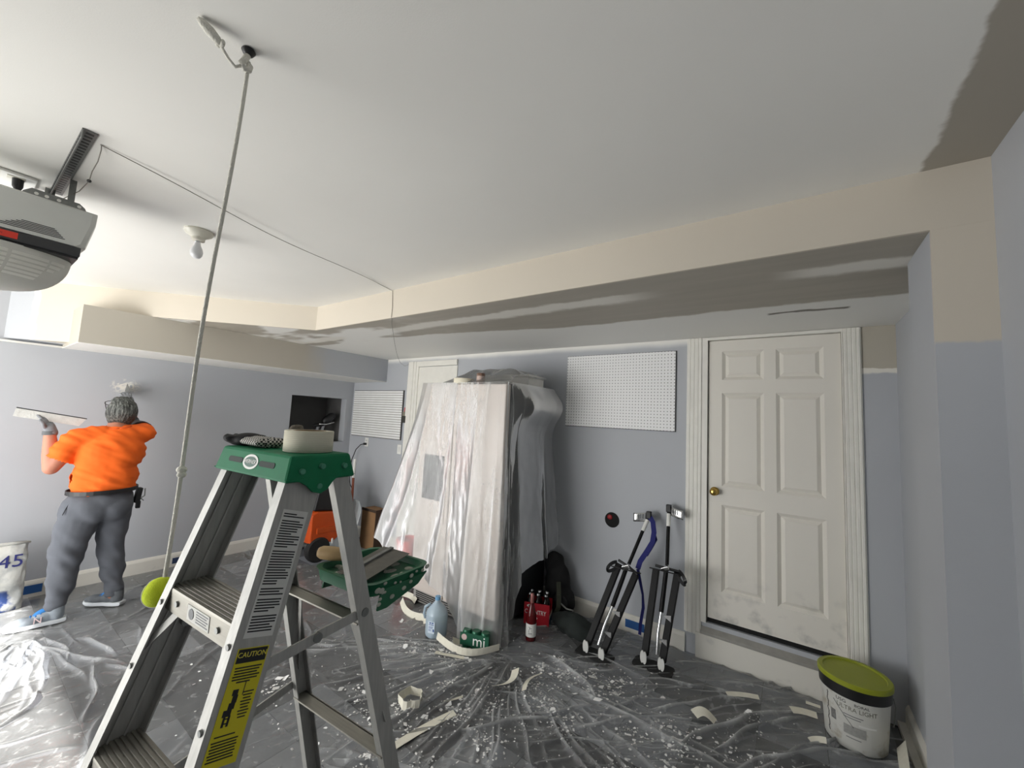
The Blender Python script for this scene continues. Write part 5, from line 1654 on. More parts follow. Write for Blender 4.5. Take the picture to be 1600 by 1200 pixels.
# neck, trunk, arms, legs: one skin
g.cap(hp_(0, -0.030, -0.065), (-4.405, 0.815, 1.36), 0.058, 0.064)
g.ell((-4.40, 0.80, 1.20), (0.115, 0.175, 0.20)).ell((-4.41, 0.785, 0.96), (0.12, 0.155, 0.18)).ell((-4.42, 0.78, 0.84), (0.125, 0.155, 0.12))
SL, EL, WL = V((-4.40, 0.602, 1.305)), V((-4.425, 0.500, 1.098)), V((-4.466, 0.470, 1.378))
SR, ER, WR = V((-4.43, 0.985, 1.350)), V((-4.680, 0.955, 1.400)), V((-4.870, 0.965, 1.575))
g.cap((-4.40, 0.74, 1.33), SL, 0.075, 0.066).cap(SL, EL, 0.062, 0.047).cap(EL, EL.lerp(WL, 0.35), 0.046, 0.046).cap(EL.lerp(WL, 0.35), WL, 0.046, 0.030)
g.cap((-4.41, 0.88, 1.34), SR, 0.075, 0.066).cap(SR, ER, 0.060, 0.047).cap(ER, ER.lerp(WR, 0.35), 0.046, 0.045).cap(ER.lerp(WR, 0.35), WR, 0.045, 0.030)
HLp, KL, AL = V((-4.41, 0.690, 0.80)), V((-4.405, 0.638, 0.46)), V((-4.350, 0.610, 0.10))
HRp, KR, AR = V((-4.43, 0.870, 0.80)), V((-4.455, 0.885, 0.45)), V((-4.395, 0.925, 0.09))
for h_, k_, a_ in ((HLp, KL, AL), (HRp, KR, AR)):
    g.cap(h_, k_, 0.080, 0.058).cap(k_, a_, 0.056, 0.038)
blob('body', g, 0.009, 4, M_skin, man)
# hair: a close shell over the back and top of the head
b = NB('grey_hair')
v, x, y, z = b.pos(True)
n1 = b.noise(v, 26, 5, 0.65, sc=(5, 5, 0.7), dist=0.2)
n2 = b.noise(v, 90, 4, 0.6, sc=(3, 3, 0.8))
M_hair = b.fin(b.mix(b.m_('MULTIPLY', b.step(n1, 0.40, 0.68), b.m_('MULTIPLY_ADD', n2, 1.0, 0.4)), (40, 42, 40), (128, 130, 124)), 0.6, 0, b.bump(n1, 0.7, 0.008))
g = MB()
g.ell(hp_(0, -0.022, 0.022), (0.096, 0.103, 0.116), HM, 26, 18)
g.ell(hp_(0, -0.052, -0.018), (0.084, 0.066, 0.085), HM, 22, 14)
g.ell(hp_(0, 0.035, 0.075), (0.072, 0.052, 0.045), HM, 22, 14)
inv_h = HM.transposed()
def hair_cut(c):
    q = inv_h @ (c - HC)
    face = q.y > 0.030 and q.z < 0.070
    temple = q.y > 0.0 and q.z < 0.02
    nape = q.z < -0.085
    return face or temple or nape
def hair_disp(c, n_):
    q = inv_h @ (c - HC)
    return 0.005 * noise.noise(V((q.x * 90, q.y * 14, q.z * 14))) + 0.0012 * noise.noise(c * 160)
blob('hair', g, 0.006, 2, M_hair, man, hair_disp, hair_cut)
# glasses
gm = MB()
gm.tube([hp_(0.086, -0.01, 0.012), hp_(0.084, 0.05, 0.016), hp_(0.078, 0.105, 0.018)], 0.0028, 6)
gm.tube([hp_(-0.086, -0.01, 0.012), hp_(-0.084, 0.05, 0.016), hp_(-0.078, 0.105, 0.018)], 0.0028, 6)
for s_ in (-1, 1):
    ring = [hp_(s_ * 0.042 + 0.034 * math.cos(2 * math.pi * k / 20), 0.108, 0.006 + 0.022 * math.sin(2 * math.pi * k / 20)) for k in range(21)]
    gm.tube(ring, 0.0026, 6)
gm.tube([hp_(-0.01, 0.11, 0.012), hp_(0.01, 0.11, 0.012)], 0.0024, 6)
gm.build('glasses', M_black, man, smooth=180, world=True)

# T-shirt
g = MB()
g.ell((-4.398, 0.800, 1.20), (0.150, 0.205, 0.20), None, 28, 18)
g.ell((-4.405, 0.790, 1.02), (0.158, 0.195, 0.17), None, 28, 18)
g.ell((-4.412, 0.790, 0.93), (0.155, 0.188, 0.10), None, 28, 18)
g.cap((-4.398, 0.73, 1.33), SL, 0.085, 0.082).cap((-4.41, 0.88, 1.345), SR, 0.085, 0.080)
g.cap(SL, SL.lerp(EL, 0.66), 0.082, 0.080)
g.cap(SR, SR.lerp(ER, 0.45), 0.080, 0.074)
g.ell((-4.40, 0.815, 1.375), (0.075, 0.085, 0.035))
def shirt_fold(c, n_):
    # creases sweep from the raised right shoulder down to the left hip
    s_ = (c.y - 0.8) * 0.55 + (c.z - 1.2)
    f = noise.noise(V((s_ * 26, (c.y - c.z) * 5, 3.1)))
    w_ = noise.noise(V((c.x * 6, c.y * 5, c.z * 34)))
    low = max(0.0, min(1.0, (1.08 - c.z) / 0.15))
    return 0.016 * f + 0.014 * low * w_ + 0.004 * noise.noise(c * 9)
arm_ax = (EL - SL).normalized()
def shirt_cut(c):
    if c.z < 0.905 and c.y > 0.70: return True
    if c.z < 0.880: return True
    if (c - SL).dot(arm_ax) > 0.165 and c.y < 0.60 and c.z < 1.30: return True
    return False
tee = blob('t_shirt', g, 0.009, 5, M_shirt, man, shirt_fold, shirt_cut)
sd = tee.modifiers.new('cloth', 'SOLIDIFY'); sd.thickness = 0.004
# ribbed collar
cl_ = []
for k in range(25):
    a = 2 * math.pi * k / 24
    cl_.append(V((-4.412 + 0.075 * math.cos(a), 0.818 + 0.082 * math.sin(a), 1.402 + 0.012 * math.sin(a) - 0.010 * math.cos(a))))
MB().tube(cl_, 0.007, 8).build('collar', mat('orange_rib', (232, 92, 30), 0.85), man, smooth=180, world=True)
# black compression sleeve on the raised right arm
d = (ER - SR)
MB().tube([SR + d * 0.25, SR + d * 0.5, ER, ER.lerp(WR, 0.25)], [0.086, 0.080, 0.056, 0.053], 16).build('arm_sleeve', M_black, man, smooth=60, world=True)

# sweatpants
g = MB()
g.ell((-4.418, 0.785, 0.845), (0.150, 0.188, 0.115), None, 28, 18)
g.ell((-4.375, 0.730, 0.790), (0.115, 0.125, 0.135)).ell((-4.385, 0.850, 0.790), (0.115, 0.120, 0.135))
g.cap(HLp, HLp.lerp(KL, 0.5), 0.122, 0.112).cap(HLp.lerp(KL, 0.5), KL, 0.112, 0.096).cap(KL, KL.lerp(AL, 0.55), 0.096, 0.078).cap(KL.lerp(AL, 0.55), AL + V((0, 0, 0.035)), 0.078, 0.062)
g.cap(HRp, HRp.lerp(KR, 0.5), 0.112, 0.098).cap(HRp.lerp(KR, 0.5), KR, 0.098, 0.084).cap(KR, KR.lerp(AR, 0.55), 0.084, 0.072).cap(KR.lerp(AR, 0.55), AR + V((0, 0, 0.035)), 0.072, 0.058)
def pants_fold(c, n_):
    low = max(0.0, min(1.0, (0.75 - c.z) / 0.3))
    f = noise.noise(V((c.x * 7, c.y * 9 + c.z * 4, c.z * 13 + c.y * 9)))
    f2 = noise.noise(V((c.x * 12, c.y * 14 + c.z * 12, c.z * 30)))
    ank = max(0.0, min(1.0, (0.26 - c.z) / 0.16))
    return 0.019 * f * (0.35 + 0.65 * low) + 0.009 * f2 * (0.2 + ank) + 0.006 * noise.noise(c * 8)
def pants_cut(c):
    return c.z < 0.085 or c.z > 0.925
pants = blob('sweatpants', g, 0.009, 14, M_pants, man, pants_fold, pants_cut)
sd = pants.modifiers.new('cloth', 'SOLIDIFY'); sd.thickness = 0.004
# tool belt and pouch
bl_ = []
for k in range(33):
    a = 2 * math.pi * k / 32
    bl_.append(V((-4.415 + 0.166 * math.cos(a), 0.788 + 0.200 * math.sin(a), 0.915 + 0.006 * math.sin(a))))
MB().ribbon(bl_, (0, 0, 1), 0.030, 0.005).build('belt', M_black, man, world=True)
MB().obox((-4.40, 0.995, 0.850), (0.06, 0.035, 0.12), Matrix.Rotation(R(-6), 3, 'X')).obox((-4.39, 1.000, 0.775), (0.032, 0.028, 0.06)).build('tool_pouch', M_black, man, world=True, bevel=0.006)
MB().tube([(-4.375, 1.012, 0.83), (-4.370, 1.030, 0.845), (-4.372, 1.028, 0.905)], 0.005, 8).tube([(-4.40, 1.016, 0.82), (-4.40, 1.035, 0.80)], 0.004, 8).build('pouch_tool', M_steel, man, world=True, smooth=60)
MB().ribbon([(-4.345, 0.605, 0.84), (-4.335, 0.590, 0.80), (-4.335, 0.580, 0.765)], (1, 0, 0.2), 0.006, 0.004).build('pocket_seam', M_black, man, world=True)

# gloved hands
def hand(name, W, fd, nd, sgn, curl, thumb):
    """W wrist, fd finger direction, nd palm normal; five separate fingers"""
    fd, nd = V(fd).normalized(), V(nd).normalized()
    nd = (nd - fd * nd.dot(fd)).normalized()
    sd_ = fd.cross(nd) * sgn
    g = MB()
    Mh = Matrix((sd_, fd, nd)).transposed()
    g.ell(W + fd * 0.048, (0.040, 0.052, 0.017), Mh)
    g.cap(W - fd * 0.03, W + fd * 0.02, 0.036, 0.034)
    for (o_, ln, rr_) in ((-0.030, 0.058, 0.0098), (-0.010, 0.068, 0.0102), (0.011, 0.063, 0.0098), (0.029, 0.050, 0.0088)):
        p = W + fd * 0.088 + sd_ * o_
        d = fd.copy()
        for sgm in range(3):
            c_ = curl * (1 + 0.4 * sgm)
            d = (d * math.cos(c_) + nd * math.sin(c_)).normalized()
            q = p + d * ln * (0.42, 0.32, 0.26)[sgm]
            g.cap(p, q, rr_ * (1 - 0.06 * sgm), rr_ * (1 - 0.06 * (sgm + 1)), 10)
            p = q
    p = W + fd * 0.022 - sd_ * 0.032
    t1 = (V(thumb[0])).normalized(); t2 = (V(thumb[1])).normalized()
    q = p + t1 * 0.040
    g.cap(p, q, 0.0135, 0.0120, 10)
    g.cap(q, q + t2 * 0.032, 0.0118, 0.0100, 10)
    return blob(name, g, 0.0042, 2, M_gl, man)
# left hand pinches the blade: fingers behind it, thumb on the face towards the room
hand('glove', WL, (-0.10, -0.35, 1), (-0.5, -0.6, 0.4), -1, 0.42, ((0.85, -0.30, 0.75), (0.20, -0.55, 0.85)))
hand('glove', WR, (-0.35, -0.25, 0.9), (-1, 0, -0.2), -1, 0.35, ((-0.4, 0.5, 0.6), (-0.5, 0.1, 0.8)))
MB().tube([WL + V((0, 0.004, -0.040)), WL + V((0, 0.002, -0.012))], [0.040, 0.038], 18).build('glove_cuff', mat('glove_cuff_grey', (96, 98, 100), 0.9), man, smooth=60, world=True)
# shoes
M_sole = mat('white_sole', (214, 218, 222), 0.6)
M_upper = mat('grey_trainer', (138, 146, 154), 0.75, var=0.15, vscale=30)
M_dkup = mat('dark_grey_trainer', (92, 96, 100), 0.75, var=0.2, vscale=30)
M_lace = mat('blue_laces', (44, 120, 190), 0.7)
def shoe(heel, toe, L_, up_m, lettered):
    heel, toe = V(heel), V(toe)
    d = (toe - heel).normalized()
    n_ = V((-d.y, d.x, 0))
    def S(a, b_, c): return heel + d * a + n_ * b_ + V((0, 0, c))
    g = MB()
    out = [(0.0, 0.030), (0.04, 0.040), (0.12, 0.038), (0.20, 0.049), (0.25, 0.044), (0.285, 0.024), (0.295, 0.006)]
    k_ = L_ / 0.295
    loops = []
    pts = [S(a * k_, w_, 0) for a, w_ in out] + [S(a * k_, -w_ * 0.92, 0) for a, w_ in reversed(out)]
    zz = [(0.0, 0.96), (0.012, 1.02), (0.026, 1.0)]
    c0 = S(0.145 * k_, 0, 0)
    for z_, s_ in zz:
        loops.append([c0 + (p - c0) * s_ + V((0, 0, z_ + 0.014)) for p in pts])
    m_ = ringloft(loops)
    m_.f.append(tuple(reversed(range(len(pts)))))
    so_ = m_.build('sole', M_sole, man, smooth=50, world=True)
    g.ell(S(0.05 * k_, 0, 0.070), (0.042, 0.036, 0.052)).ell(S(0.11 * k_, 0, 0.066), (0.060, 0.038, 0.044), Matrix.Rotation(math.atan2(d.y, d.x), 3, 'Z'))
    Mz = Matrix.Rotation(math.atan2(d.y, d.x), 3, 'Z')
    g.ell(S(0.19 * k_, 0.002, 0.052), (0.080, 0.044, 0.034), Mz).ell(S(0.245 * k_, 0, 0.046), (0.046, 0.036, 0.026), Mz)
    g.cap(S(0.05 * k_, 0, 0.06), S(0.055 * k_, 0, 0.115), 0.040, 0.042)
    sh_ = blob('shoe_upper', g, 0.006, 4, up_m, man, None, lambda c: c.z < 0.030 or c.z > 0.125)
    lc = MB()
    for i in range(4):
        a = (0.125 + 0.022 * i) * k_
        z_ = 0.108 - 0.011 * i
        lc.tube([S(a, -0.026, z_ - 0.012), S(a + 0.004, 0, z_ + 0.002), S(a, 0.026, z_ - 0.012)], 0.0042, 6)
    lc.build('laces', M_lace, man, smooth=180, world=True)
    MB().ell(S(0.125 * k_, 0, 0.098), (0.045, 0.022, 0.022), Mz @ Matrix.Rotation(R(28), 3, 'Y')).build('tongue', M_lace, man, smooth=180, world=True)
    if lettered:
        for sg in (-1, 1):
            place(text_mesh('N', 0.055, 0.0015), S(0.135 * k_, sg * 0.0445, 0.062), d * -sg, (0, 0, 1) + n_ * (-0.25 * sg) if False else V((0, 0, 1)) + n_ * (-0.25 * sg)).build('shoe_letter', mat('pale_pink_letter', (216, 190, 190), 0.6), man, world=True)
shoe((-4.325, 0.672, 0), (-4.372, 0.39, 0), 0.295, M_upper, True)
shoe((-4.340, 0.975, 0), (-4.56, 0.80, 0), 0.285, M_dkup, False)

# skimming blade in his left hand
sk = thing('skimming_blade', 'long plaster-smeared skimming blade held up in the left glove', 'blade', (-4.47, 0.46, 1.45))
c0, c1 = V((-4.462, 0.295, 1.500)), V((-4.462, 0.648, 1.438))
ax = (c1 - c0).normalized()
wd = V((0.15, 0, -1)); wd = (wd - ax * wd.dot(ax)).normalized()
nn = ax.cross(wd)
q = [c0 + wd * -0.030, c1 + wd * -0.022, c1 + ax * -0.028 + wd * 0.040, c0 + wd * 0.032]
MB().add(q + [p + nn * 0.003 for p in q], [(3, 2, 1, 0), (4, 5, 6, 7), (0, 1, 5, 4), (1, 2, 6, 5), (2, 3, 7, 6), (3, 0, 4, 7)]).build('blade', mat('plastered_blade', (222, 222, 218), 0.6, var=0.10, vscale=30, bump=0.5, bscale=60), sk, world=True)
MB().beam(q[0] + nn * 0.0015, q[1] + nn * 0.0015, 0.007, 0.007).build('back_edge', M_dark, sk, world=True)
# taping knife in the raised right hand, hidden in front of the head
tk = thing('broad_knife', 'plastering knife pressed to the wall patch by the raised hand', 'knife', (-4.93, 0.96, 1.66))
MB().beam((-4.93, 0.965, 1.655), (-5.035, 0.955, 1.73), 0.10, 0.002, (0, 1, 0)).build('blade', M_steel, tk, world=True)
MB().cyl((-4.86, 0.965, 1.62), (-4.935, 0.962, 1.665), 0.012, n=12).build('handle', M_black, tk, world=True, smooth=50)

# ================================================================== FLOOR PLASTIC
import numpy as np
rng = np.random.default_rng(11)
NX, NY = 980, 680
gx = np.linspace(-5.02, 0.47, NX)
gy = np.linspace(-0.55, 3.262, NY)
Xg, Yg = np.meshgrid(gx, gy)
Hh = np.zeros_like(Xg)
La = np.zeros_like(Xg)
def ridge(x0, y0, x1, y1, wd_, ht, bend=0.0):
    m_ = 0.16 + abs(bend)
    i0, i1 = np.searchsorted(gx, [min(x0, x1) - m_, max(x0, x1) + m_])
    j0, j1 = np.searchsorted(gy, [min(y0, y1) - m_, max(y0, y1) + m_])
    if i1 - i0 < 2 or j1 - j0 < 2:
        return
    X_, Y_ = Xg[j0:j1, i0:i1], Yg[j0:j1, i0:i1]
    dx, dy = x1 - x0, y1 - y0
    L_ = math.hypot(dx, dy)
    ux, uy = dx / L_, dy / L_
    s_ = ((X_ - x0) * ux + (Y_ - y0) * uy)
    t_ = (-(X_ - x0) * uy + (Y_ - y0) * ux)
    sn = np.clip(s_ / L_, 0, 1)
    t_ = t_ - bend * np.sin(sn * math.pi) - 0.008 * np.sin(s_ * 17 + x0 * 30)
    env = np.clip(np.minimum(s_ + 0.05, L_ - s_ + 0.05) / (0.35 * L_), 0, 1)
    prof_ = np.exp(-(np.abs(t_) / wd_) ** 1.3)
    H_ = Hh[j0:j1, i0:i1]
    np.maximum(H_, ht * env * prof_, out=H_)
    br_ = 0.6 + 0.4 * np.sin(s_ * 21 + x0 * 40) * np.sin(s_ * 8 + y0 * 30)
    A_ = La[j0:j1, i0:i1]
    np.maximum(A_, np.clip(ht / 0.045, 0.12, 1.0) * env * br_ * np.exp(-(np.abs(t_) / (0.42 * wd_)) ** 1.5), out=A_)
# folds gathered where the two sheets meet in front of the refrigerator
for k in range(60):
    a = R(-155 + 170 * rng.random())
    r0, r1 = 0.10 + 0.2 * rng.random(), 0.6 + 1.0 * rng.random()
    cx, cy = -1.62, 2.42
    ridge(cx + r0 * math.cos(a), cy + r0 * math.sin(a), cx + r1 * math.cos(a), cy + r1 * math.sin(a), 0.009 + 0.012 * rng.random(), 0.012 + 0.028 * rng.random(), 0.06 * (rng.random() - 0.5))
# the long folds one can follow by eye
for (a_, b__, c__, d__, w_, h_) in ((-0.55, 2.20, 0.12, 3.15, 0.030, 0.045), (-0.75, 2.30, -0.15, 3.05, 0.024, 0.035), (-0.30, 2.25, 0.38, 2.95, 0.028, 0.04), (-1.1, 1.85, -0.4, 2.65, 0.024, 0.035), (-0.95, 2.65, -0.1, 3.0, 0.018, 0.03), (-0.6, 2.9, 0.1, 3.2, 0.020, 0.03), (-1.3, 2.75, -0.65, 2.70, 0.016, 0.03), (-1.45, 1.6, -0.9, 2.2, 0.02, 0.035), (-1.9, 1.75, -1.55, 2.35, 0.02, 0.04), (-2.1, 1.9, -1.6, 2.35, 0.018, 0.035)):
    ridge(a_, b__, c__, d__, w_, h_, 0.05)
for (a_, b__, c__, d__, w_, h_) in ((-1.43, 2.57, -0.88, 2.315, 0.018, 0.05), (-1.60, 2.40, -1.77, 1.50, 0.016, 0.045), (-1.55, 2.35, -1.40, 1.42, 0.016, 0.04), (-0.37, 2.32, 0.10, 3.05, 0.022, 0.05), (-0.94, 2.06, -0.54, 2.91, 0.014, 0.035), (-0.61, 2.08, 0.02, 3.1, 0.016, 0.04), (-1.55, 1.45, -0.70, 2.55, 0.016, 0.04), (-0.2, 2.3, 0.35, 3.1, 0.016, 0.035), (-1.9, 1.55, -1.65, 2.3, 0.014, 0.035), (-2.4, 1.5, -1.7, 2.25, 0.012, 0.03)):
    ridge(a_, b__, c__, d__, w_, h_, 0.04)
for (a_, b__, c__, d__) in ((-3.43, 0.745, -3.06, 0.79), (-3.52, 0.68, -2.92, 0.57), (-3.95, 0.68, -3.49, 0.784), (-4.05, 0.50, -3.38, 0.46), (-3.38, 0.46, -3.16, 0.32), (-4.1, 0.55, -3.6, 0.6), (-4.15, 0.5, -3.7, 0.35)):
    ridge(a_, b__, c__, d__, 0.009, 0.028, 0.03)
# long folds across the right half
for k in range(170):
    x0, y0 = -2.2 + 2.5 * rng.random(), 1.0 + 2.1 * rng.random()
    a = R(18 + 34 * rng.random())
    L_ = 0.4 + 1.1 * rng.random()
    ridge(x0, y0, x0 + L_ * math.cos(a), y0 + L_ * math.sin(a), 0.008 + 0.012 * rng.random(), 0.008 + 0.020 * rng.random(), 0.10 * (rng.random() - 0.5))
# ripples everywhere
for k in range(260):
    x0, y0 = -4.9 + 5.2 * rng.random(), -0.4 + 3.3 * rng.random()
    a = R(180 * rng.random())
    L_ = 0.15 + 0.6 * rng.random()
    ridge(x0, y0, x0 + L_ * math.cos(a), y0 + L_ * math.sin(a), 0.006 + 0.008 * rng.random(), 0.004 + 0.010 * rng.random(), 0.10 * (rng.random() - 0.5))
# creases running out from under the man's shoe and the bunched heap nearer the door
for k in range(26):
    a = R(-100 + 130 * rng.random())
    L_ = 0.25 + 0.8 * rng.random()
    ridge(-4.20 + 0.08 * math.cos(a), 0.45 + 0.08 * math.sin(a), -4.2 + L_ * math.cos(a), 0.45 + L_ * math.sin(a), 0.008 + 0.010 * rng.random(), 0.010 + 0.02 * rng.random(), 0.15 * (rng.random() - 0.5))
for k in range(40):
    x0, y0 = -3.9 + 1.4 * rng.random(), -0.3 + 0.6 * rng.random()
    a = R(-60 + 80 * rng.random())
    L_ = 0.2 + 0.5 * rng.random()
    ridge(x0, y0, x0 + L_ * math.cos(a), y0 + L_ * math.sin(a), 0.012 + 0.02 * rng.random(), 0.015 + 0.035 * rng.random(), 0.2 * (rng.random() - 0.5))
Hh += 0.0025 * (np.sin(Xg * 23 + 2 * np.sin(Yg * 9)) * np.sin(Yg * 19 + 1.7 * np.sin(Xg * 7)) + 1) * 0.5
Zg = 0.0035 + Hh
keep = ~((Xg < -3.25) & (Yg > 2.35 + 0.04 * np.sin(Xg * 9)))
keep &= ~((Xg < -1.85) & (Yg > 3.2))
idx = np.arange(NX * NY).reshape(NY, NX)
kq = keep[:-1, :-1] & keep[1:, :-1] & keep[:-1, 1:] & keep[1:, 1:]
fa = np.stack([idx[:-1, :-1][kq], idx[:-1, 1:][kq], idx[1:, 1:][kq], idx[1:, :-1][kq]], 1)
co = np.stack([Xg.ravel(), Yg.ravel(), Zg.ravel()], 1)
used = np.unique(fa)
rem = np.full(NX * NY, -1); rem[used] = np.arange(len(used))
me = bpy.data.meshes.new('floor_plastic')
me.from_pydata(co[used].tolist(), [], rem[fa].tolist())
la = me.attributes.new('layers', 'FLOAT', 'POINT')
la.data.foreach_set('value', La.ravel()[used].astype(np.float32))
me.materials.append(M_ffilm)
me.shade_smooth()
fp = bpy.data.objects.new('floor_plastic', me)
COL.objects.link(fp)
tag(fp, 'clear wrinkled plastic sheeting spread over the tiled floor', 'sheeting')
def fz(x_, y_):
    i = int(round((x_ - gx[0]) / (gx[-1] - gx[0]) * (NX - 1))); j = int(round((y_ - gy[0]) / (gy[-1] - gy[0]) * (NY - 1)))
    i = max(0, min(NX - 1, i)); j = max(0, min(NY - 1, j))
    return float(Zg[j, i])

# ---- scraps of paper joint tape
def scrap(label, pts, width, wdir, group=None):
    """strip of tape: pts (x,y,z above the sheet)"""
    za, zb_ = fz(pts[0][0], pts[0][1]), fz(pts[-1][0], pts[-1][1])
    zm = max(0.3 * max(fz(p[0], p[1]) for p in pts), 0.004)
    pp = [V((p[0], p[1], max(za + (zb_ - za) * i / (len(pts) - 1), zm) + p[2] + 0.003)) for i, p in enumerate(pts)]
    o = MB().ribbon(pp, wdir, width, 0.0012).build('paper_tape_scrap', M_paper)
    return tag(o, label, 'scrap', 'scraps of paper tape on the floor plastic')
def arc(p0, p1, bend, h0, h1, n=14, hm=0.0):
    p0, p1 = V(p0), V(p1)
    d = p1 - p0
    nrm = V((-d.y, d.x)).normalized() if len(d) == 2 else None
    out = []
    for i in range(n):
        t_ = i / (n - 1)
        q = p0.lerp(p1, t_) + nrm * bend * math.sin(t_ * math.pi)
        out.append((q.x, q.y, h0 + (h1 - h0) * t_ + hm * math.sin(t_ * math.pi)))
    return out
scrap('long cream tape strip curling in front of the green can pack', arc(V((-2.06, 2.16)), V((-1.66, 2.36)), -0.09, 0.05, 0.04, hm=-0.022), 0.05, [(0.3, 0.1, 1)] * 14)
scrap('short straight cream strip beside the plaster crumbs near the water jug', arc(V((-1.98, 2.07)), V((-1.80, 2.16)), 0.0, 0.004, 0.004), 0.03, (-0.5, 0.8, 0))
scrap('small curled cream scrap below the water jug', arc(V((-1.99, 2.25)), V((-1.88, 2.33)), 0.02, 0.03, 0.03, hm=-0.025), 0.05, (-0.5, 0.8, 0.2))
scrap('curved cream strip left of the water jug under the pail shelf', arc(V((-2.75, 2.42)), V((-2.32, 2.36)), -0.06, 0.03, 0.04, hm=-0.02), 0.05, [(0.1, 0.5, 1)] * 14)
scrap('pointed cream tape end sticking up beside the water jug', arc(V((-2.38, 2.33)), V((-2.27, 2.38)), 0.0, 0.01, 0.07), 0.05, (0.2, 0.6, 0.9))
scrap('ribbon of cream tape at the dustpan side of the ladder', arc(V((-2.86, 2.50)), V((-2.66, 2.50)), 0.03, 0.02, 0.02), 0.045, (0, 0.6, 1))
lpp = []
for k in range(19):
    a = 2 * math.pi * k / 18
    lpp.append((-1.757 + 0.062 * math.cos(a) * (1 + 0.12 * math.cos(5 * a)), 1.665 + 0.062 * math.sin(a) * (1 + 0.12 * math.cos(5 * a)), 0.024))
scrap('cream tape curled into a small standing loop', lpp, 0.045, [(0.15 * math.cos(k), 0.15 * math.sin(k), 1) for k in range(19)])
scrap('long flat cream strip running to the rear ladder leg', arc(V((-1.60, 1.40)), V((-1.515, 1.765)), 0.012, 0.004, 0.004), 0.045, (1, -0.2, 0))
scrap('cream curl below the gathered folds of the sheet', arc(V((-1.46, 2.02)), V((-1.43, 2.22)), -0.05, 0.012, 0.05), 0.05, (0.9, 0.1, 0.4))
scrap('thin twisted cream scrap right of the gathered folds', arc(V((-1.30, 2.12)), V((-1.30, 2.32)), 0.03, 0.012, 0.03), 0.03, (0.9, 0.1, 0.4))
scrap('tiny straight cream sliver beside the tape loop', arc(V((-1.62, 1.79)), V((-1.57, 1.89)), 0.0, 0.006, 0.006), 0.016, (1, -0.3, 0))
scrap('cream scrap on the plastic in front of the step', arc(V((-0.34, 2.90)), V((-0.18, 3.00)), 0.01, 0.01, 0.015), 0.03, (-0.4, 0.8, 0.3))
scrap('pointed cream scrap left of the compound bucket', arc(V((-0.02, 2.98)), V((0.10, 3.03)), 0.01, 0.01, 0.02), 0.04, (-0.4, 0.8, 0.3))
scrap('thin white sliver at the foot of the compound bucket', arc(V((0.05, 3.10)), V((0.12, 3.12)), 0.0, 0.03, 0.03), 0.014, (0, 0.6, 0.8))
scrap('narrow cream scrap in front of the compound bucket', arc(V((0.06, 2.78)), V((0.13, 2.80)), 0.01, 0.01, 0.03), 0.03, (-0.2, 0.8, 0.5))
scrap('crumpled cream scrap on the bare middle of the plastic', arc(V((-0.46, 2.56)), V((-0.36, 2.60)), 0.02, 0.02, 0.01, hm=0.02), 0.05, (-0.5, 0.8, 0.4))
scrap('wide cream strip standing by the right baseboard', arc(V((0.415, 2.72)), V((0.44, 2.98)), 0.0, 0.03, 0.06), 0.07, (0.5, 0, 0.9))
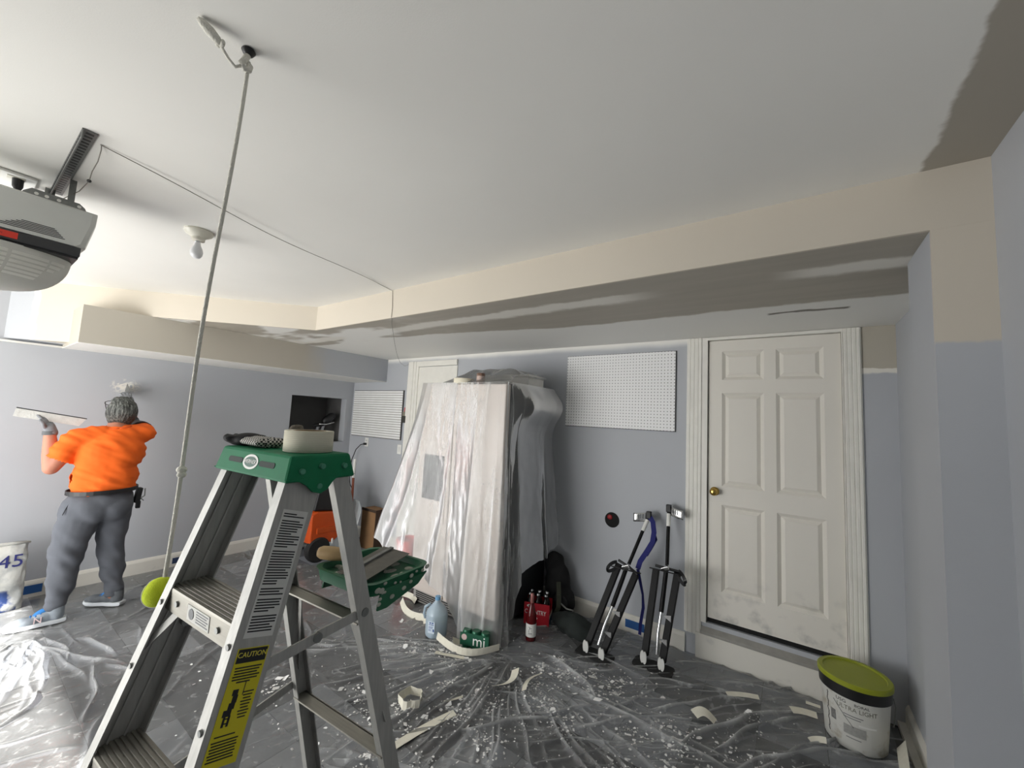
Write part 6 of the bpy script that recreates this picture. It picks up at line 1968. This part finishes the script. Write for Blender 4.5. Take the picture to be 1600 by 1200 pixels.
# ---- flakes and crumbs of dry plaster
def flake_mesh(sd_):
    r_ = random.Random(sd_)
    n_ = r_.choice((4, 5, 6))
    top_ = [(math.cos(2 * math.pi * k / n_ + r_.random() * 0.7) * (0.5 + 0.6 * r_.random()), math.sin(2 * math.pi * k / n_ + r_.random() * 0.7) * (0.3 + 0.5 * r_.random())) for k in range(n_)]
    return MB().prism(top_, -0.06, 0.06)
fms = []
for i in range(8):
    o = flake_mesh(i).build('plaster_flake', M_plaster)
    fms.append(o.data)
    bpy.data.objects.remove(o)
rf = random.Random(21)
CL = [(-1.72, 1.95, 0.35, 0.30), (-1.35, 2.10, 0.25, 0.25), (-1.0, 2.45, 0.30, 0.22), (-0.8, 2.25, 0.4, 0.3), (-2.3, 2.05, 0.35, 0.25), (-1.9, 2.10, 0.10, 0.08), (-1.2, 1.75, 0.4, 0.2), (-0.5, 2.4, 0.35, 0.3), (-1.55, 1.5, 0.3, 0.2), (-2.0, 1.5, 0.4, 0.3)]
SUB = []
def spot():
    if SUB and rf.random() < 0.72:
        c = rf.choice(SUB)
        return c[0] + rf.gauss(0, c[2]), c[1] + rf.gauss(0, c[2])
    return spot0()
def spot0():
    while True:
        c = rf.choice(CL)
        x_, y_ = rf.gauss(c[0], c[2]), rf.gauss(c[1], c[3])
        if -4.0 < x_ < 0.35 and 0.9 < y_ < 3.05 and not (x_ < -1.8 and y_ > 2.45):
            return x_, y_
for i in range(60):
    q = spot0()
    SUB.append((q[0], q[1], 0.02 + 0.05 * rf.random()))
for i in range(150):
    x_, y_ = spot()
    o = bpy.data.objects.new('plaster_flake', fms[i % 8])
    COL.objects.link(o)
    s_ = 0.010 + 0.020 * rf.random() ** 1.5
    o.scale = (s_, s_, s_ * 0.8)
    o.location = (x_, y_, fz(x_, y_) + 0.004)
    o.rotation_euler = (rf.uniform(-0.4, 0.4), rf.uniform(-0.4, 0.4), rf.uniform(0, 6.28))
    tag(o, 'white plaster flake lying loose on the floor plastic', 'flake', 'plaster flakes on the floor plastic')
cm_ = MB()
for i in range(3600):
    if i < 3400:
        x_, y_ = spot()
    else:
        x_, y_ = rf.uniform(-4.0, 0.3), rf.uniform(0.6, 2.9)
    s_ = 0.003 + 0.009 * rf.random() ** 2
    f = flake_mesh(i % 40)
    Mr = Matrix.Rotation(rf.uniform(0, 6.28), 3, 'Z') @ Matrix.Rotation(rf.uniform(-0.5, 0.5), 3, 'X')
    z_ = fz(x_, y_) + 0.002
    cm_.add([Mr @ (q * s_) + V((x_, y_, z_)) for q in f.v], f.f)
tag(cm_.build('plaster_crumbs', M_plaster), 'scattered white plaster crumbs over the floor plastic', 'crumbs', kind='stuff')
